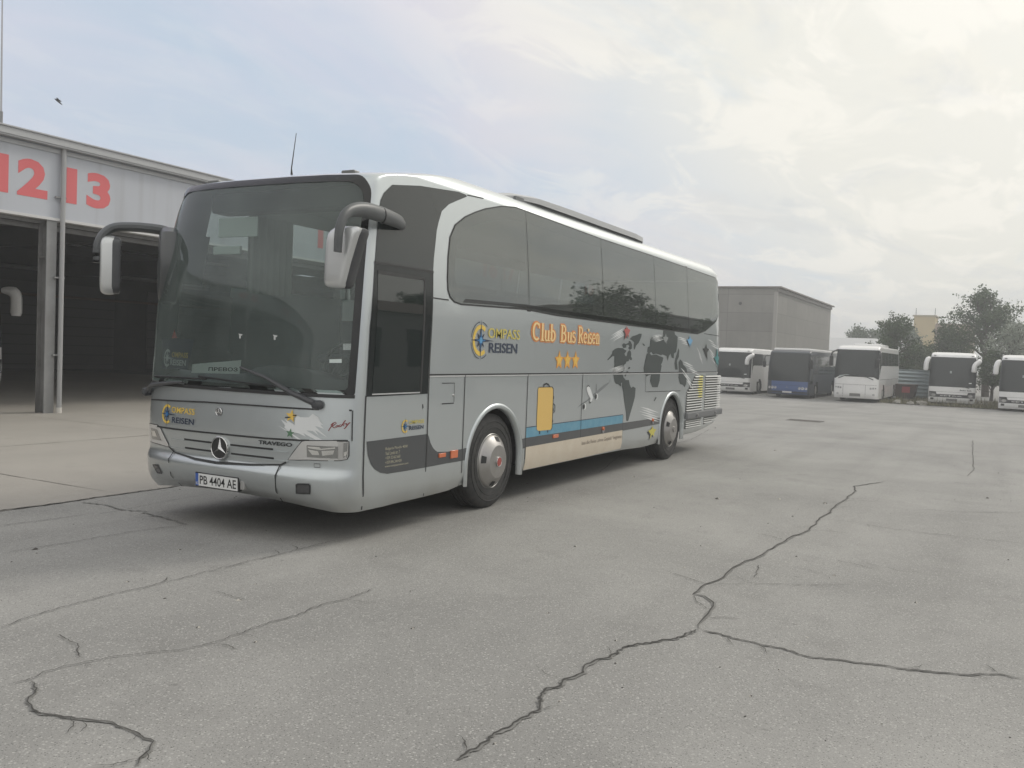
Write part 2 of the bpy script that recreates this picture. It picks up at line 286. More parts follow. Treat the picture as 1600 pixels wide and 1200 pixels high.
DATA={
 'main_window':[(-1.07, 2.437), (-1.049, 2.636), (-0.999, 2.84), (-0.895, 2.973), (-0.694, 3.083), (-0.487, 3.161), (-0.273, 3.23), (0.084, 3.314), (0.413, 3.355), (0.656, 3.351), (1.678, 3.332), (2.893, 3.31), (4.987, 3.305), (6.615, 3.293), (8.469, 3.276), (8.676, 3.206), (8.763, 3.0), (8.712, 2.763), (8.636, 2.604), (8.415, 2.459), (8.207, 2.393), (7.679, 2.241), (7.185, 2.169), (4.086, 2.181), (1.355, 2.2), (0.567, 2.227), (-0.823, 2.196), (-0.955, 2.212), (-1.029, 2.252), (-1.067, 2.319)],
 'band_strip':[(-0.899, 2.195), (0.567, 2.227), (1.355, 2.2), (4.086, 2.181), (7.185, 2.169)],
 'door_band':[(-2.308, 0.9), (-1.36, 0.907), (-1.359, 0.584), (-1.708, 0.582), (-1.988, 0.585), (-2.092, 0.605), (-2.176, 0.644), (-2.238, 0.699), (-2.282, 0.776)],
 'front_band':[(-1.36, 0.907), (-1.34, 0.885), (-1.302, 0.815), (-1.255, 0.764), (-1.217, 0.738), (-1.173, 0.718), (-0.981, 0.705), (-0.973, 0.589), (-1.359, 0.584)],
 'map_na':[(3.063, 1.654), (3.047, 1.665), (3.144, 1.71), (3.213, 1.751), (3.223, 1.785), (3.309, 1.82), (3.427, 1.836), (3.612, 1.835), (3.693, 1.814), (3.758, 1.805), (3.729, 1.782), (3.684, 1.758), (3.703, 1.735), (3.752, 1.718), (3.782, 1.736), (3.794, 1.771), (3.838, 1.801), (3.885, 1.814), (3.936, 1.791), (3.958, 1.75), (3.945, 1.72), (3.998, 1.691), (3.984, 1.667), (3.919, 1.667), (3.884, 1.684), (3.857, 1.648), (3.777, 1.642), (3.749, 1.613), (3.688, 1.595), (3.708, 1.56), (3.733, 1.534), (3.683, 1.502), (3.577, 1.479), (3.659, 1.444), (3.694, 1.408), (3.777, 1.378), (3.747, 1.367), (3.595, 1.328), (3.616, 1.281), (3.552, 1.294), (3.488, 1.318), (3.396, 1.325), (3.346, 1.366), (3.308, 1.434), (3.276, 1.457), (3.257, 1.491), (3.295, 1.548), (3.32, 1.593), (3.312, 1.661), (3.3, 1.712), (3.246, 1.717), (3.175, 1.694)],
 'map_green':[(3.866, 1.972), (3.958, 2.016), (4.155, 2.046), (4.255, 2.068), (4.358, 2.069), (4.343, 2.022), (4.251, 1.935), (4.139, 1.884), (4.08, 1.823), (4.053, 1.829), (4.04, 1.882), (4.05, 1.93), (3.948, 1.963)],
 'map_arctic':[(3.575, 1.883), (3.635, 1.908), (3.715, 1.898), (3.824, 1.918), (3.836, 1.948), (3.901, 1.944), (3.973, 1.892), (3.964, 1.833), (3.885, 1.814), (3.817, 1.842), (3.862, 1.866), (3.827, 1.889), (3.748, 1.885), (3.737, 1.846), (3.628, 1.838)],
 'map_sa':[(3.635, 1.351), (3.778, 1.373), (3.906, 1.371), (3.948, 1.3), (4.019, 1.251), (4.082, 1.273), (4.199, 1.247), (4.188, 1.115), (4.116, 0.997), (4.031, 0.88), (3.948, 0.76), (3.876, 0.768), (3.849, 0.888), (3.749, 1.08), (3.704, 1.198), (3.644, 1.281)],
 'map_africa':[(4.603, 1.759), (4.705, 1.798), (4.82, 1.75), (5.04, 1.765), (5.194, 1.742), (5.311, 1.73), (5.391, 1.718), (5.361, 1.653), (5.29, 1.601), (5.331, 1.589), (5.273, 1.447), (5.264, 1.344), (5.186, 1.242), (4.923, 1.247), (4.822, 1.349), (4.845, 1.449), (4.647, 1.42), (4.535, 1.463), (4.503, 1.549), (4.547, 1.648)],
 'map_eurasia':[(4.634, 1.797), (4.646, 1.871), (4.73, 1.885), (4.751, 1.998), (4.821, 2.037), (5.004, 2.068), (5.309, 2.053), (5.345, 2.157), (5.582, 2.166), (5.909, 2.159), (5.935, 2.112), (6.079, 2.077), (6.069, 1.928), (6.026, 1.82), (5.921, 1.791), (5.916, 1.711), (5.815, 1.723), (5.74, 1.788), (5.665, 1.748), (5.612, 1.668), (5.545, 1.746), (5.345, 1.77), (5.269, 1.756), (5.038, 1.778), (4.892, 1.763), (4.814, 1.8), (4.708, 1.773)],
 'map_asia_e':[(6.143, 1.889), (6.192, 1.85), (6.182, 1.741), (6.09, 1.672), (6.154, 1.523), (6.027, 1.523), (5.969, 1.631), (6.0, 1.712), (6.072, 1.793)],
 'map_aus':[(6.179, 1.646), (6.257, 1.701), (6.394, 1.661), (6.446, 1.606), (6.633, 1.551), (6.691, 1.467), (6.663, 1.355), (6.657, 1.272), (6.576, 1.217), (6.48, 1.26), (6.32, 1.276), (6.217, 1.387), (6.218, 1.496)],
 'map_isle':[(5.026, 1.028), (5.108, 1.09), (5.155, 1.076), (5.065, 1.02)],
 'map_cuba':[(3.723, 1.432), (3.765, 1.478), (3.809, 1.507), (3.976, 1.465), (3.945, 1.456), (3.828, 1.484), (3.785, 1.443), (3.756, 1.42)],
 'map_ice':[(4.406, 1.927), (4.477, 1.916), (4.53, 1.888), (4.445, 1.896)],
 'map_phil':[(3.838, 1.537), (3.883, 1.566), (3.942, 1.56), (3.903, 1.531)],
 'br1':[(3.054, 1.987), (3.681, 2.147), (3.195, 1.908)],
 'br2':[(4.73, 2.034), (5.307, 2.11), (4.85, 1.938)],
 'br3':[(5.931, 2.092), (6.56, 2.057), (6.305, 1.961)],
 'br4':[(3.106, 1.525), (3.702, 1.607), (3.276, 1.457)],
 'br5':[(6.236, 1.701), (7.042, 1.594), (6.826, 1.481)],
 'br6':[(6.228, 1.605), (6.916, 1.346), (6.622, 1.328)],
 'br7':[(7.127, 1.959), (7.5, 1.756), (7.328, 1.754)],
 'br8':[(7.781, 2.108), (8.312, 2.04), (8.136, 1.953)],
 'br9':[(7.848, 1.954), (8.351, 1.797), (8.125, 1.703)],
 'br10':[(4.319, 0.99), (5.255, 0.848), (4.482, 0.787)],
 'star_red':[(3.738, 2.16), (3.873, 2.102), (3.801, 1.97), (3.629, 1.959), (3.61, 2.08)],
 'st_red':[(3.728, 2.16), (3.676, 1.961), (3.619, 2.08), (3.873, 2.102)],
 'st_grey':[(5.463, 2.116), (5.537, 1.942), (5.329, 2.034), (5.586, 2.029)],
 'st_blue':[(6.739, 2.125), (6.805, 1.917), (6.583, 2.051), (6.921, 2.011)],
 'st_dark':[(7.737, 2.003), (7.874, 1.642), (7.532, 1.932), (7.943, 1.851)],
 'st_teal':[(8.462, 1.944), (8.585, 1.553), (8.275, 1.766), (8.734, 1.724)],
 'st_yel':[(5.028, 0.628), (4.924, 0.424), (4.831, 0.556), (5.204, 0.546)],
 'st_front_y':[(-3.255, 1.218), (-3.226, 1.12), (-3.32, 1.194), (-3.2, 1.175)],
 'suitcase':[(0.953, 1.3), (0.979, 1.314), (1.149, 1.315), (1.325, 1.313), (1.363, 1.292), (1.372, 1.192), (1.368, 0.981), (1.372, 0.812), (1.338, 0.788), (1.163, 0.79), (1.003, 0.793), (0.96, 0.816), (0.95, 0.939), (0.953, 1.152)],
 'suit_edge':[(1.325, 1.313), (1.363, 1.292), (1.372, 1.192), (1.37, 0.981), (1.372, 0.812), (1.346, 0.789)],
 'suit_handle':[(1.092, 1.316), (1.108, 1.345), (1.169, 1.358), (1.228, 1.345), (1.259, 1.316)],
 'suit_side':[(1.383, 1.107), (1.428, 1.084), (1.434, 1.021), (1.398, 0.99)],
 'suit_feet':[(1.037, 0.793), (1.04, 0.754), (1.256, 0.788), (1.259, 0.759), (1.345, 0.791), (1.346, 0.78)],
 'plane_body':[(2.382, 1.3), (2.422, 1.313), (2.466, 1.299), (2.529, 1.24), (2.601, 1.158), (2.567, 1.101), (2.502, 1.092), (2.517, 1.137), (2.419, 1.209), (2.377, 1.266)],
 'plane_wing':[(2.096, 1.025), (2.241, 1.064), (2.485, 1.118), (2.624, 1.157), (2.765, 1.203), (2.968, 1.267), (3.144, 1.335), (3.192, 1.407), (3.174, 1.353), (2.992, 1.319), (2.704, 1.225), (2.564, 1.182), (2.401, 1.118), (2.213, 1.073)],
 'plane_tail':[(2.699, 1.33), (2.713, 1.33), (2.728, 1.219), (2.699, 1.219)],
 'plane_e1':[(2.321, 1.036)],
 'plane_e2':[(2.705, 1.159)],
 'blue':[(0.695, 0.851), (2.235, 0.855), (3.767, 0.866), (3.757, 0.751), (2.247, 0.74), (0.705, 0.731)],
 'sand':[(0.701, 0.606), (2.232, 0.617), (3.728, 0.621), (3.738, 0.375), (2.231, 0.345), (0.7, 0.329)],
 'sandtext':[(2.278, 0.574), (3.701, 0.573), (2.283, 0.523), (3.707, 0.516)],
 'band_mid':[(0.564, 0.725), (2.22, 0.739), (4.179, 0.755), (4.195, 0.625), (2.232, 0.617), (0.584, 0.608)],
 'band_end':[(5.353, 0.745), (5.343, 0.647)],
 'logo_side':[(-0.422, 1.841), (-0.617, 1.836), (-0.434, 2.002), (-0.409, 1.666), (-0.654, 1.831), (-0.046, 1.838), (-0.436, 2.056), (-0.404, 1.599)],
 'logo_t1':[(-0.279, 1.981), (0.438, 1.978), (-0.277, 1.866), (0.44, 1.858)],
 'logo_t2':[(-0.246, 1.819), (0.39, 1.817), (-0.238, 1.709), (0.399, 1.706)],
 'club':[(0.725, 2.093), (2.732, 2.026), (0.756, 1.867), (2.737, 1.87)],
 'club_words':[(0.748, 1.867), (1.299, 1.882), (1.425, 1.87), (1.866, 1.877), (1.954, 1.871), (2.737, 1.87)],
 'club_stars':[(1.356, 1.75), (2.105, 1.763), (1.374, 1.554), (2.126, 1.555)],
 'logo_door':[(-1.736, 1.003), (-1.799, 1.007), (-1.74, 1.068), (-1.732, 0.936), (-1.679, 1.055), (-1.433, 1.058), (-1.677, 1.02), (-1.43, 1.017), (-1.672, 1.0), (-1.438, 1.0), (-1.669, 0.962), (-1.436, 0.961)],
 'door_text':[(-2.03, 0.832), (-1.687, 0.828), (-2.028, 0.793), (-1.812, 0.791), (-2.025, 0.752), (-1.809, 0.751), (-2.023, 0.711), (-1.782, 0.709), (-2.033, 0.668), (-1.669, 0.669)],
 'handle_small':[(-1.469, 1.139)],
 'f_blob':[(0.634, 1.018), (0.565, 0.982), (0.535, 0.977), (0.572, 1.007), (0.561, 1.019), (0.61, 1.071), (0.542, 1.042), (0.572, 1.077), (0.523, 1.058), (0.47, 1.032), (0.469, 1.091), (0.455, 1.114), (0.421, 1.101), (0.374, 1.104), (0.344, 1.106), (0.316, 1.136), (0.29, 1.127), (0.263, 1.11), (0.245, 1.075), (0.219, 1.047), (0.243, 1.049), (0.213, 1.015), (0.263, 1.03), (0.285, 1.033), (0.178, 0.94), (0.245, 0.98), (0.282, 1.0), (0.25, 0.955), (0.303, 0.992), (0.356, 0.992), (0.22, 0.92), (0.272, 0.917), (0.384, 0.968), (0.358, 0.937), (0.423, 0.962), (0.464, 0.967), (0.479, 0.951), (0.387, 0.906), (0.418, 0.901), (0.486, 0.944), (0.513, 0.971)],
 'f_star_y':[(0.506, 1.162), (0.473, 1.058), (0.561, 1.129), (0.456, 1.121)],
 'f_star_g':[(0.512, 1.0), (0.486, 0.944), (0.546, 0.961), (0.468, 0.974)],
 'f_bars':[(0.569, 1.09), (0.515, 1.095), (0.492, 1.113), (0.457, 1.115)],
 'f_rocky':[(0.182, 1.042), (0.043, 1.09), (0.171, 0.991)],
 'f_logo':[(2.036, 1.02), (2.119, 1.014), (2.053, 1.109), (2.02, 0.926), (1.968, 1.085), (1.636, 1.103), (1.959, 1.036), (1.627, 1.045), (1.952, 0.997), (1.634, 1.001), (1.943, 0.938), (1.626, 0.948)],
 'f_badge':[(0.833, 0.864), (0.481, 0.873), (0.825, 0.84), (0.479, 0.851)],
 'hl_r':[(0.379, 0.901), (0.397, 0.887), (0.528, 0.728), (0.338, 0.743), (0.224, 0.745), (0.089, 0.75), (0.05, 0.761), (0.02, 0.789), (0.023, 0.828), (0.018, 0.865), (0.017, 0.908), (0.106, 0.917)],
 'hl_r_ref':[(0.346, 0.869), (0.104, 0.856), (0.1, 0.768), (0.347, 0.77)],
 'hl_r_bar':[(0.095, 0.91), (0.061, 0.911), (0.059, 0.765), (0.092, 0.761)],
 'hl_r_ind':[(0.054, 0.907), (0.013, 0.905), (0.015, 0.847), (0.027, 0.804), (0.05, 0.783)],
 'hl_l':[(2.422, 0.895), (2.203, 0.9), (2.136, 0.876), (2.015, 0.741), (2.004, 0.713), (2.159, 0.722), (2.399, 0.726)],
 'grille':[(2.135, 0.874), (1.335, 0.887), (0.56, 0.888), (0.426, 0.882), (0.528, 0.721), (0.568, 0.69), (0.61, 0.672), (0.932, 0.65), (1.316, 0.633), (1.591, 0.639), (1.898, 0.668), (1.985, 0.694), (2.015, 0.741)],
 'fog_r':[(0.428, 0.451), (0.411, 0.525), (0.294, 0.531), (0.303, 0.461)],
 'fog_l':[(2.231, 0.52), (2.142, 0.526), (2.085, 0.455), (2.166, 0.452)],
 'tow':[(0.281, 0.704), (0.207, 0.712), (0.205, 0.66), (0.279, 0.656)],
 'ws_stickers':[(0.114, 1.745), (0.061, 1.748), (0.059, 1.693), (0.111, 1.691), (0.207, 1.607), (0.116, 1.614), (0.114, 1.581), (0.205, 1.577)],
 'ws_sign':[(2.406, 1.726), (1.771, 1.73), (1.853, 1.45), (2.318, 1.434)],
 'ws_hooks':[(1.127, 1.783), (0.734, 1.783)],
 'ws_tri':[(2.185, 1.817), (2.242, 1.734), (2.113, 1.737)],
 'ws_paper':[(1.834, 1.496), (1.19, 1.57), (1.202, 1.479), (1.844, 1.441)],
}
CRACKS={
 'c1':([(-5.378, -2.887), (-5.207, -2.896), (-5.023, -2.905), (-4.929, -2.92), (-4.815, -2.927), (-4.691, -2.941), (-4.574, -2.9), (-4.475, -2.859), (-4.323, -2.887), (-4.25, -2.871), (-4.103, -2.917), (-3.943, -2.886), (-3.811, -2.938), (-3.643, -2.939), (-3.528, -2.954), (-3.373, -3.05), (-3.267, -3.137), (-3.077, -3.168), (-2.963, -3.216)], 0.022),
 'c1b':([(-2.963, -3.216), (-2.868, -3.177), (-2.702, -3.17), (-2.572, -3.164), (-2.275, -3.113), (-2.15, -3.005), (-2.141, -2.918), (-1.814, -2.905), (-1.624, -2.951), (-1.242, -2.95), (-0.952, -2.968), (-0.671, -3.009), (-0.211, -3.029), (0.112, -3.046), (0.649, -3.087), (1.061, -3.167), (1.78, -3.139), (2.475, -3.146), (3.288, -3.149), (4.475, -3.159), (4.96, -3.063), (5.291, -3.201), (5.898, -3.396)], 0.022),
 'c1c':([(-2.158, -2.923), (-2.346, -3.017), (-2.489, -3.151)], 0.012),
 'c2':([(-2.963, -3.216), (-2.96, -3.33), (-3.004, -3.464), (-3.034, -3.629), (-3.026, -3.762), (-3.078, -3.885), (-3.07, -4.011), (-3.027, -4.148), (-2.985, -4.3), (-2.973, -4.453), (-2.932, -4.601), (-2.863, -4.762), (-2.74, -4.922), (-2.753, -5.034)], 0.014),
 'c3':([(16.495, -4.27), (11.131, -4.411), (8.679, -4.485), (7.59, -4.435), (7.787, -4.124)], 0.02),
 'c4':([(-1.599, -2.523), (-1.67, -2.68), (-1.785, -2.897), (-1.689, -3.07), (-1.565, -3.188), (-1.388, -3.468), (-1.296, -3.621), (-1.08, -3.875)], 0.01),
 'c5':([(-0.863, -3.082), (-1.089, -3.149), (-1.366, -3.177)], 0.012),
 'c6':([(-1.351, -2.979), (-1.514, -3.175)], 0.008),
 'c7':([(1.805, -3.169), (1.885, -3.46), (1.744, -3.835), (1.73, -4.331), (1.759, -4.686), (1.817, -5.115)], 0.012),
 'c8':([(-0.24, -3.596), (-0.288, -3.764), (-0.394, -3.96)], 0.012),
 'c8b':([(-0.209, -4.016), (-0.332, -4.13), (-0.259, -4.348)], 0.008),
 'c8c':([(-0.762, -3.395), (-0.86, -3.67)], 0.009),
 'c9':([(3.404, -4.022), (3.516, -4.473), (3.808, -4.812), (4.106, -5.156)], 0.015),
 'c9b':([(-4.166, -2.655), (-4.249, -2.766), (-4.26, -2.857)], 0.008),
 'c10':([(-5.413, 0.237), (-5.29, 0.276), (-5.191, 0.304), (-4.992, 0.316), (-4.825, 0.33), (-4.637, 0.328), (-4.425, 0.309), (-4.214, 0.306), (-3.931, 0.303), (-3.626, 0.299), (-3.295, 0.295), (-3.139, 0.273), (-2.765, 0.268), (-2.357, 0.261)], 0.014),
 'c11':([(-5.935, -0.608), (-5.823, -0.638), (-5.682, -0.607), (-5.485, -0.641), (-5.325, -0.714), (-5.194, -0.81), (-5.09, -0.893), (-4.947, -0.937), (-4.711, -0.944), (-4.41, -0.936), (-4.219, -0.972), (-3.973, -0.946), (-3.756, -0.984), (-3.413, -0.967)], 0.012),
 'c11b':([(-3.756, -0.984), (-3.694, -1.262)], 0.007),
 'c12':([(-5.81, -0.656), (-5.855, -0.776), (-5.963, -0.866), (-6.007, -0.969), (-6.011, -1.093), (-5.978, -1.206), (-5.947, -1.296), (-5.91, -1.401), (-5.915, -1.515), (-5.939, -1.627), (-5.94, -1.711), (-5.989, -1.749), (-6.053, -1.788), (-6.143, -1.833)], 0.022),
 'c13':([(-5.31, -0.088), (-5.311, -0.205), (-5.351, -0.387), (-5.427, -0.507), (-5.459, -0.592)], 0.013),
 'c14':([(-4.353, 1.949), (-4.049, 1.927), (-3.706, 1.884), (-3.243, 1.873), (-2.953, 1.808), (-2.695, 1.728)], 0.011),
 'c16':([(-2.58, 3.45), (-2.509, 3.144), (-2.586, 2.848), (-2.515, 2.607), (-2.602, 2.271), (-2.695, 1.728)], 0.05),
 'c16b':([(-3.752, 2.921), (-2.965, 2.82)], 0.015),
 'c17':([(-4.125, -0.118), (-4.175, -0.484)], 0.008),
 'c18':([(3.489, 0.244), (5.596, 0.793), (6.138, 0.892)], 0.012),
 'c19':([(8.497, 0.812), (9.831, 0.839), (13.144, 1.391)], 0.02),
 'c20':([(-1.393, 2.889), (-2.909, 2.754)], 0.01),
}
# ---------------- materials ----------------
def silver_mat():
    m=mat('silver_paint',(.505,.545,.556),.38,.70,coat=1)
    nt=m.node_tree; b=nt.nodes['Principled BSDF']
    b.inputs['Coat IOR'].default_value=1.6; b.inputs['Coat Roughness'].default_value=.05
    tc=nt.nodes.new('ShaderNodeTexCoord'); sp=nt.nodes.new('ShaderNodeSeparateXYZ'); nt.links.new(tc.outputs['Object'],sp.inputs[0])
    t=nt.nodes.new('ShaderNodeTexNoise'); t.inputs['Scale'].default_value=2.2; t.inputs['Detail'].default_value=4; nt.links.new(tc.outputs['Object'],t.inputs['Vector'])
    # road dust thrown up along the sill, a real film of dirt
    mr=nt.nodes.new('ShaderNodeMapRange'); mr.inputs[1].default_value=.62; mr.inputs[2].default_value=.28; nt.links.new(sp.outputs[2],mr.inputs[0])
    mu=nt.nodes.new('ShaderNodeMath'); mu.operation='MULTIPLY'; nt.links.new(mr.outputs[0],mu.inputs[0]); nt.links.new(t.outputs[0],mu.inputs[1])
    mx=nt.nodes.new('ShaderNodeMix'); mx.data_type='RGBA'; mx.inputs[6].default_value=(.505,.545,.556,1); mx.inputs[7].default_value=(.32,.305,.275,1)
    nt.links.new(mu.outputs[0],mx.inputs[0]); nt.links.new(mx.outputs[2],b.inputs['Base Color'])
    return m
SILVER=silver_mat()
def glass_mat(name,tint,ior=1.55,dust=0,dcol=(.42,.48,.46)):
    m=bpy.data.materials.new(name); m.use_nodes=True; nt=m.node_tree; nt.nodes.clear()
    o=nt.nodes.new('ShaderNodeOutputMaterial'); mx=nt.nodes.new('ShaderNodeMixShader'); tr=nt.nodes.new('ShaderNodeBsdfTransparent'); gl=nt.nodes.new('ShaderNodeBsdfGlossy'); fr=nt.nodes.new('ShaderNodeFresnel')
    tr.inputs[0].default_value=(*tint,1); gl.inputs['Roughness'].default_value=.02; gl.inputs[0].default_value=(.93,.97,.96,1); fr.inputs[0].default_value=ior
    nt.links.new(fr.outputs[0],mx.inputs[0]); nt.links.new(tr.outputs[0],mx.inputs[1]); nt.links.new(gl.outputs[0],mx.inputs[2]); 
    if dust:
        df=nt.nodes.new('ShaderNodeBsdfDiffuse'); df.inputs[0].default_value=(*dcol,1); m2=nt.nodes.new('ShaderNodeMixShader'); m2.inputs[0].default_value=dust
        tc=nt.nodes.new('ShaderNodeTexCoord'); t=nt.nodes.new('ShaderNodeTexNoise'); t.inputs['Scale'].default_value=1.6; t.inputs['Detail'].default_value=5; nt.links.new(tc.outputs['Object'],t.inputs['Vector'])
        mr=nt.nodes.new('ShaderNodeMapRange'); mr.inputs[1].default_value=.3; mr.inputs[2].default_value=.7; mr.inputs[3].default_value=dust*.6; mr.inputs[4].default_value=dust*1.4; nt.links.new(t.outputs[0],mr.inputs[0]); nt.links.new(mr.outputs[0],m2.inputs[0])
        nt.links.new(mx.outputs[0],m2.inputs[1]); nt.links.new(df.outputs[0],m2.inputs[2]); nt.links.new(m2.outputs[0],o.inputs[0])
    else: nt.links.new(mx.outputs[0],o.inputs[0])
    MATS[name]=m; return m
WSG=glass_mat('windscreen_glass',(.68,.75,.73),1.5,.15,(.40,.47,.45))
FARG=glass_mat('tinted_pane',(.55,.60,.59),1.5)
SIDEG=glass_mat('mirrored_window_glass',(.10,.115,.113),2.3,.08,(.40,.44,.42))
def wavy(m,sc,st):
    nt=m.node_tree; tc=nt.nodes.new('ShaderNodeTexCoord'); t=nt.nodes.new('ShaderNodeTexNoise'); t.inputs['Scale'].default_value=sc; t.inputs['Detail'].default_value=1; nt.links.new(tc.outputs['Object'],t.inputs['Vector'])
    b=nt.nodes.new('ShaderNodeBump'); b.inputs['Strength'].default_value=st; b.inputs['Distance'].default_value=.01; nt.links.new(t.outputs[0],b.inputs['Height'])
    for n in nt.nodes:
        if n.type=='BSDF_GLOSSY': nt.links.new(b.outputs[0],n.inputs['Normal'])
wavy(SIDEG,1.3,.10)
BLK=mat('black_trim',(.022,.023,.024),.45)
FRIT=mat('black_window_border',(.012,.013,.013),.08,bump=None)
DARKP=mat('dark_plastic',(.05,.053,.058),.42,noise=(9,.5,(.075,.077,.08)))
ARMP=mat('mirror_arm_plastic',(.075,.082,.085),.42,noise=(7,.4,(.10,.105,.108)))
SEAM=mat('panel_gap',(.03,.031,.032),.7)
HILITE=mat('gap_lip_highlight',(.55,.56,.56),.3,.3)  # paler than the body: bright edge highlight put into the colour
BAND=mat('dark_grey_band',(.055,.06,.065),.4,coat=.3,noise=(3,.5,(.075,.078,.08)))
RUB=mat('tyre_rubber',(.03,.031,.032),.82,noise=(14,.7,(.065,.062,.058)))
CHROME=mat('chrome',(.62,.62,.61),.18,1.0)
HUBM=mat('hub_cap_steel',(.42,.41,.40),.38,.85,noise=(11,.5,(.33,.31,.29)))
YEL=mat('yellow_print',(.74,.52,.10),.45); YEL2=mat('pale_yellow_print',(.62,.52,.12),.45)
NAVY=mat('navy_print',(.035,.05,.085),.45); BLUE=mat('compass_blue',(.04,.16,.36),.4); LBLUE=mat('bright_blue',(.10,.32,.55),.4)
ORG=mat('orange_print',(.70,.27,.09),.45); CREAM=mat('cream_print',(.86,.63,.30),.45); ORG2=mat('orange_gold',(.75,.36,.07),.45)
MAPM=mat('map_dark_green',(.045,.058,.058),.42,coat=.3); WHT=mat('white_print',(.68,.70,.70),.5)
SEA=mat('sea_blue_print',(.10,.28,.40),.45,noise=(6,.7,(.20,.38,.47))); SAND=mat('sand_print',(.60,.54,.44),.5,noise=(4,.6,(.52,.44,.34)))
CASE=mat('suitcase_yellow',(.70,.47,.14),.5); REDS=mat('red_star',(.42,.09,.08),.45); GRNS=mat('green_star',(.10,.20,.12),.45); TEAL=mat('teal_star',(.06,.25,.26),.45); SKYS=mat('sky_blue_star',(.16,.38,.60),.45); GREY=mat('grey_print',(.26,.28,.28),.45)
DKS=mat('black_print',(.03,.035,.036),.45); REDT=mat('dark_red_script',(.22,.04,.04),.45); OLV=mat('yellow_green_star',(.55,.50,.10),.45)
PLATEW=mat('plate_white',(.72,.73,.72),.4); PBLUE=mat('plate_blue',(.05,.12,.40),.4); INK=mat('plate_ink',(.015,.015,.017),.5)
LENS=mat('headlight_lens',(.58,.58,.57),.15,.3,coat=1); REFL=mat('headlight_reflector',(.85,.85,.84),.08,1.0); AMBER=mat('amber_reflector',(.62,.16,.06),.25,coat=.6)
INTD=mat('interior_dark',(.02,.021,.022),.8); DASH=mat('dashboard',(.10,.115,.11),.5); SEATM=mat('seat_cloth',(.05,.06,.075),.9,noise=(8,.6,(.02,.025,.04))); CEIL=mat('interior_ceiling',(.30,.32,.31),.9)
RED=mat('warning_red',(.5,.06,.04),.4); PAPER=mat('paper_white',(.75,.78,.77),.6)
WHITEP=mat('white_coach_paint',(.82,.82,.81),.35,0,coat=.5,noise=(1.7,.5,(.70,.70,.68)))
GLASSK=mat('dark_coach_glass',(.03,.036,.036),.06,0,ior=1.42,bump=(.8,.15,.02))

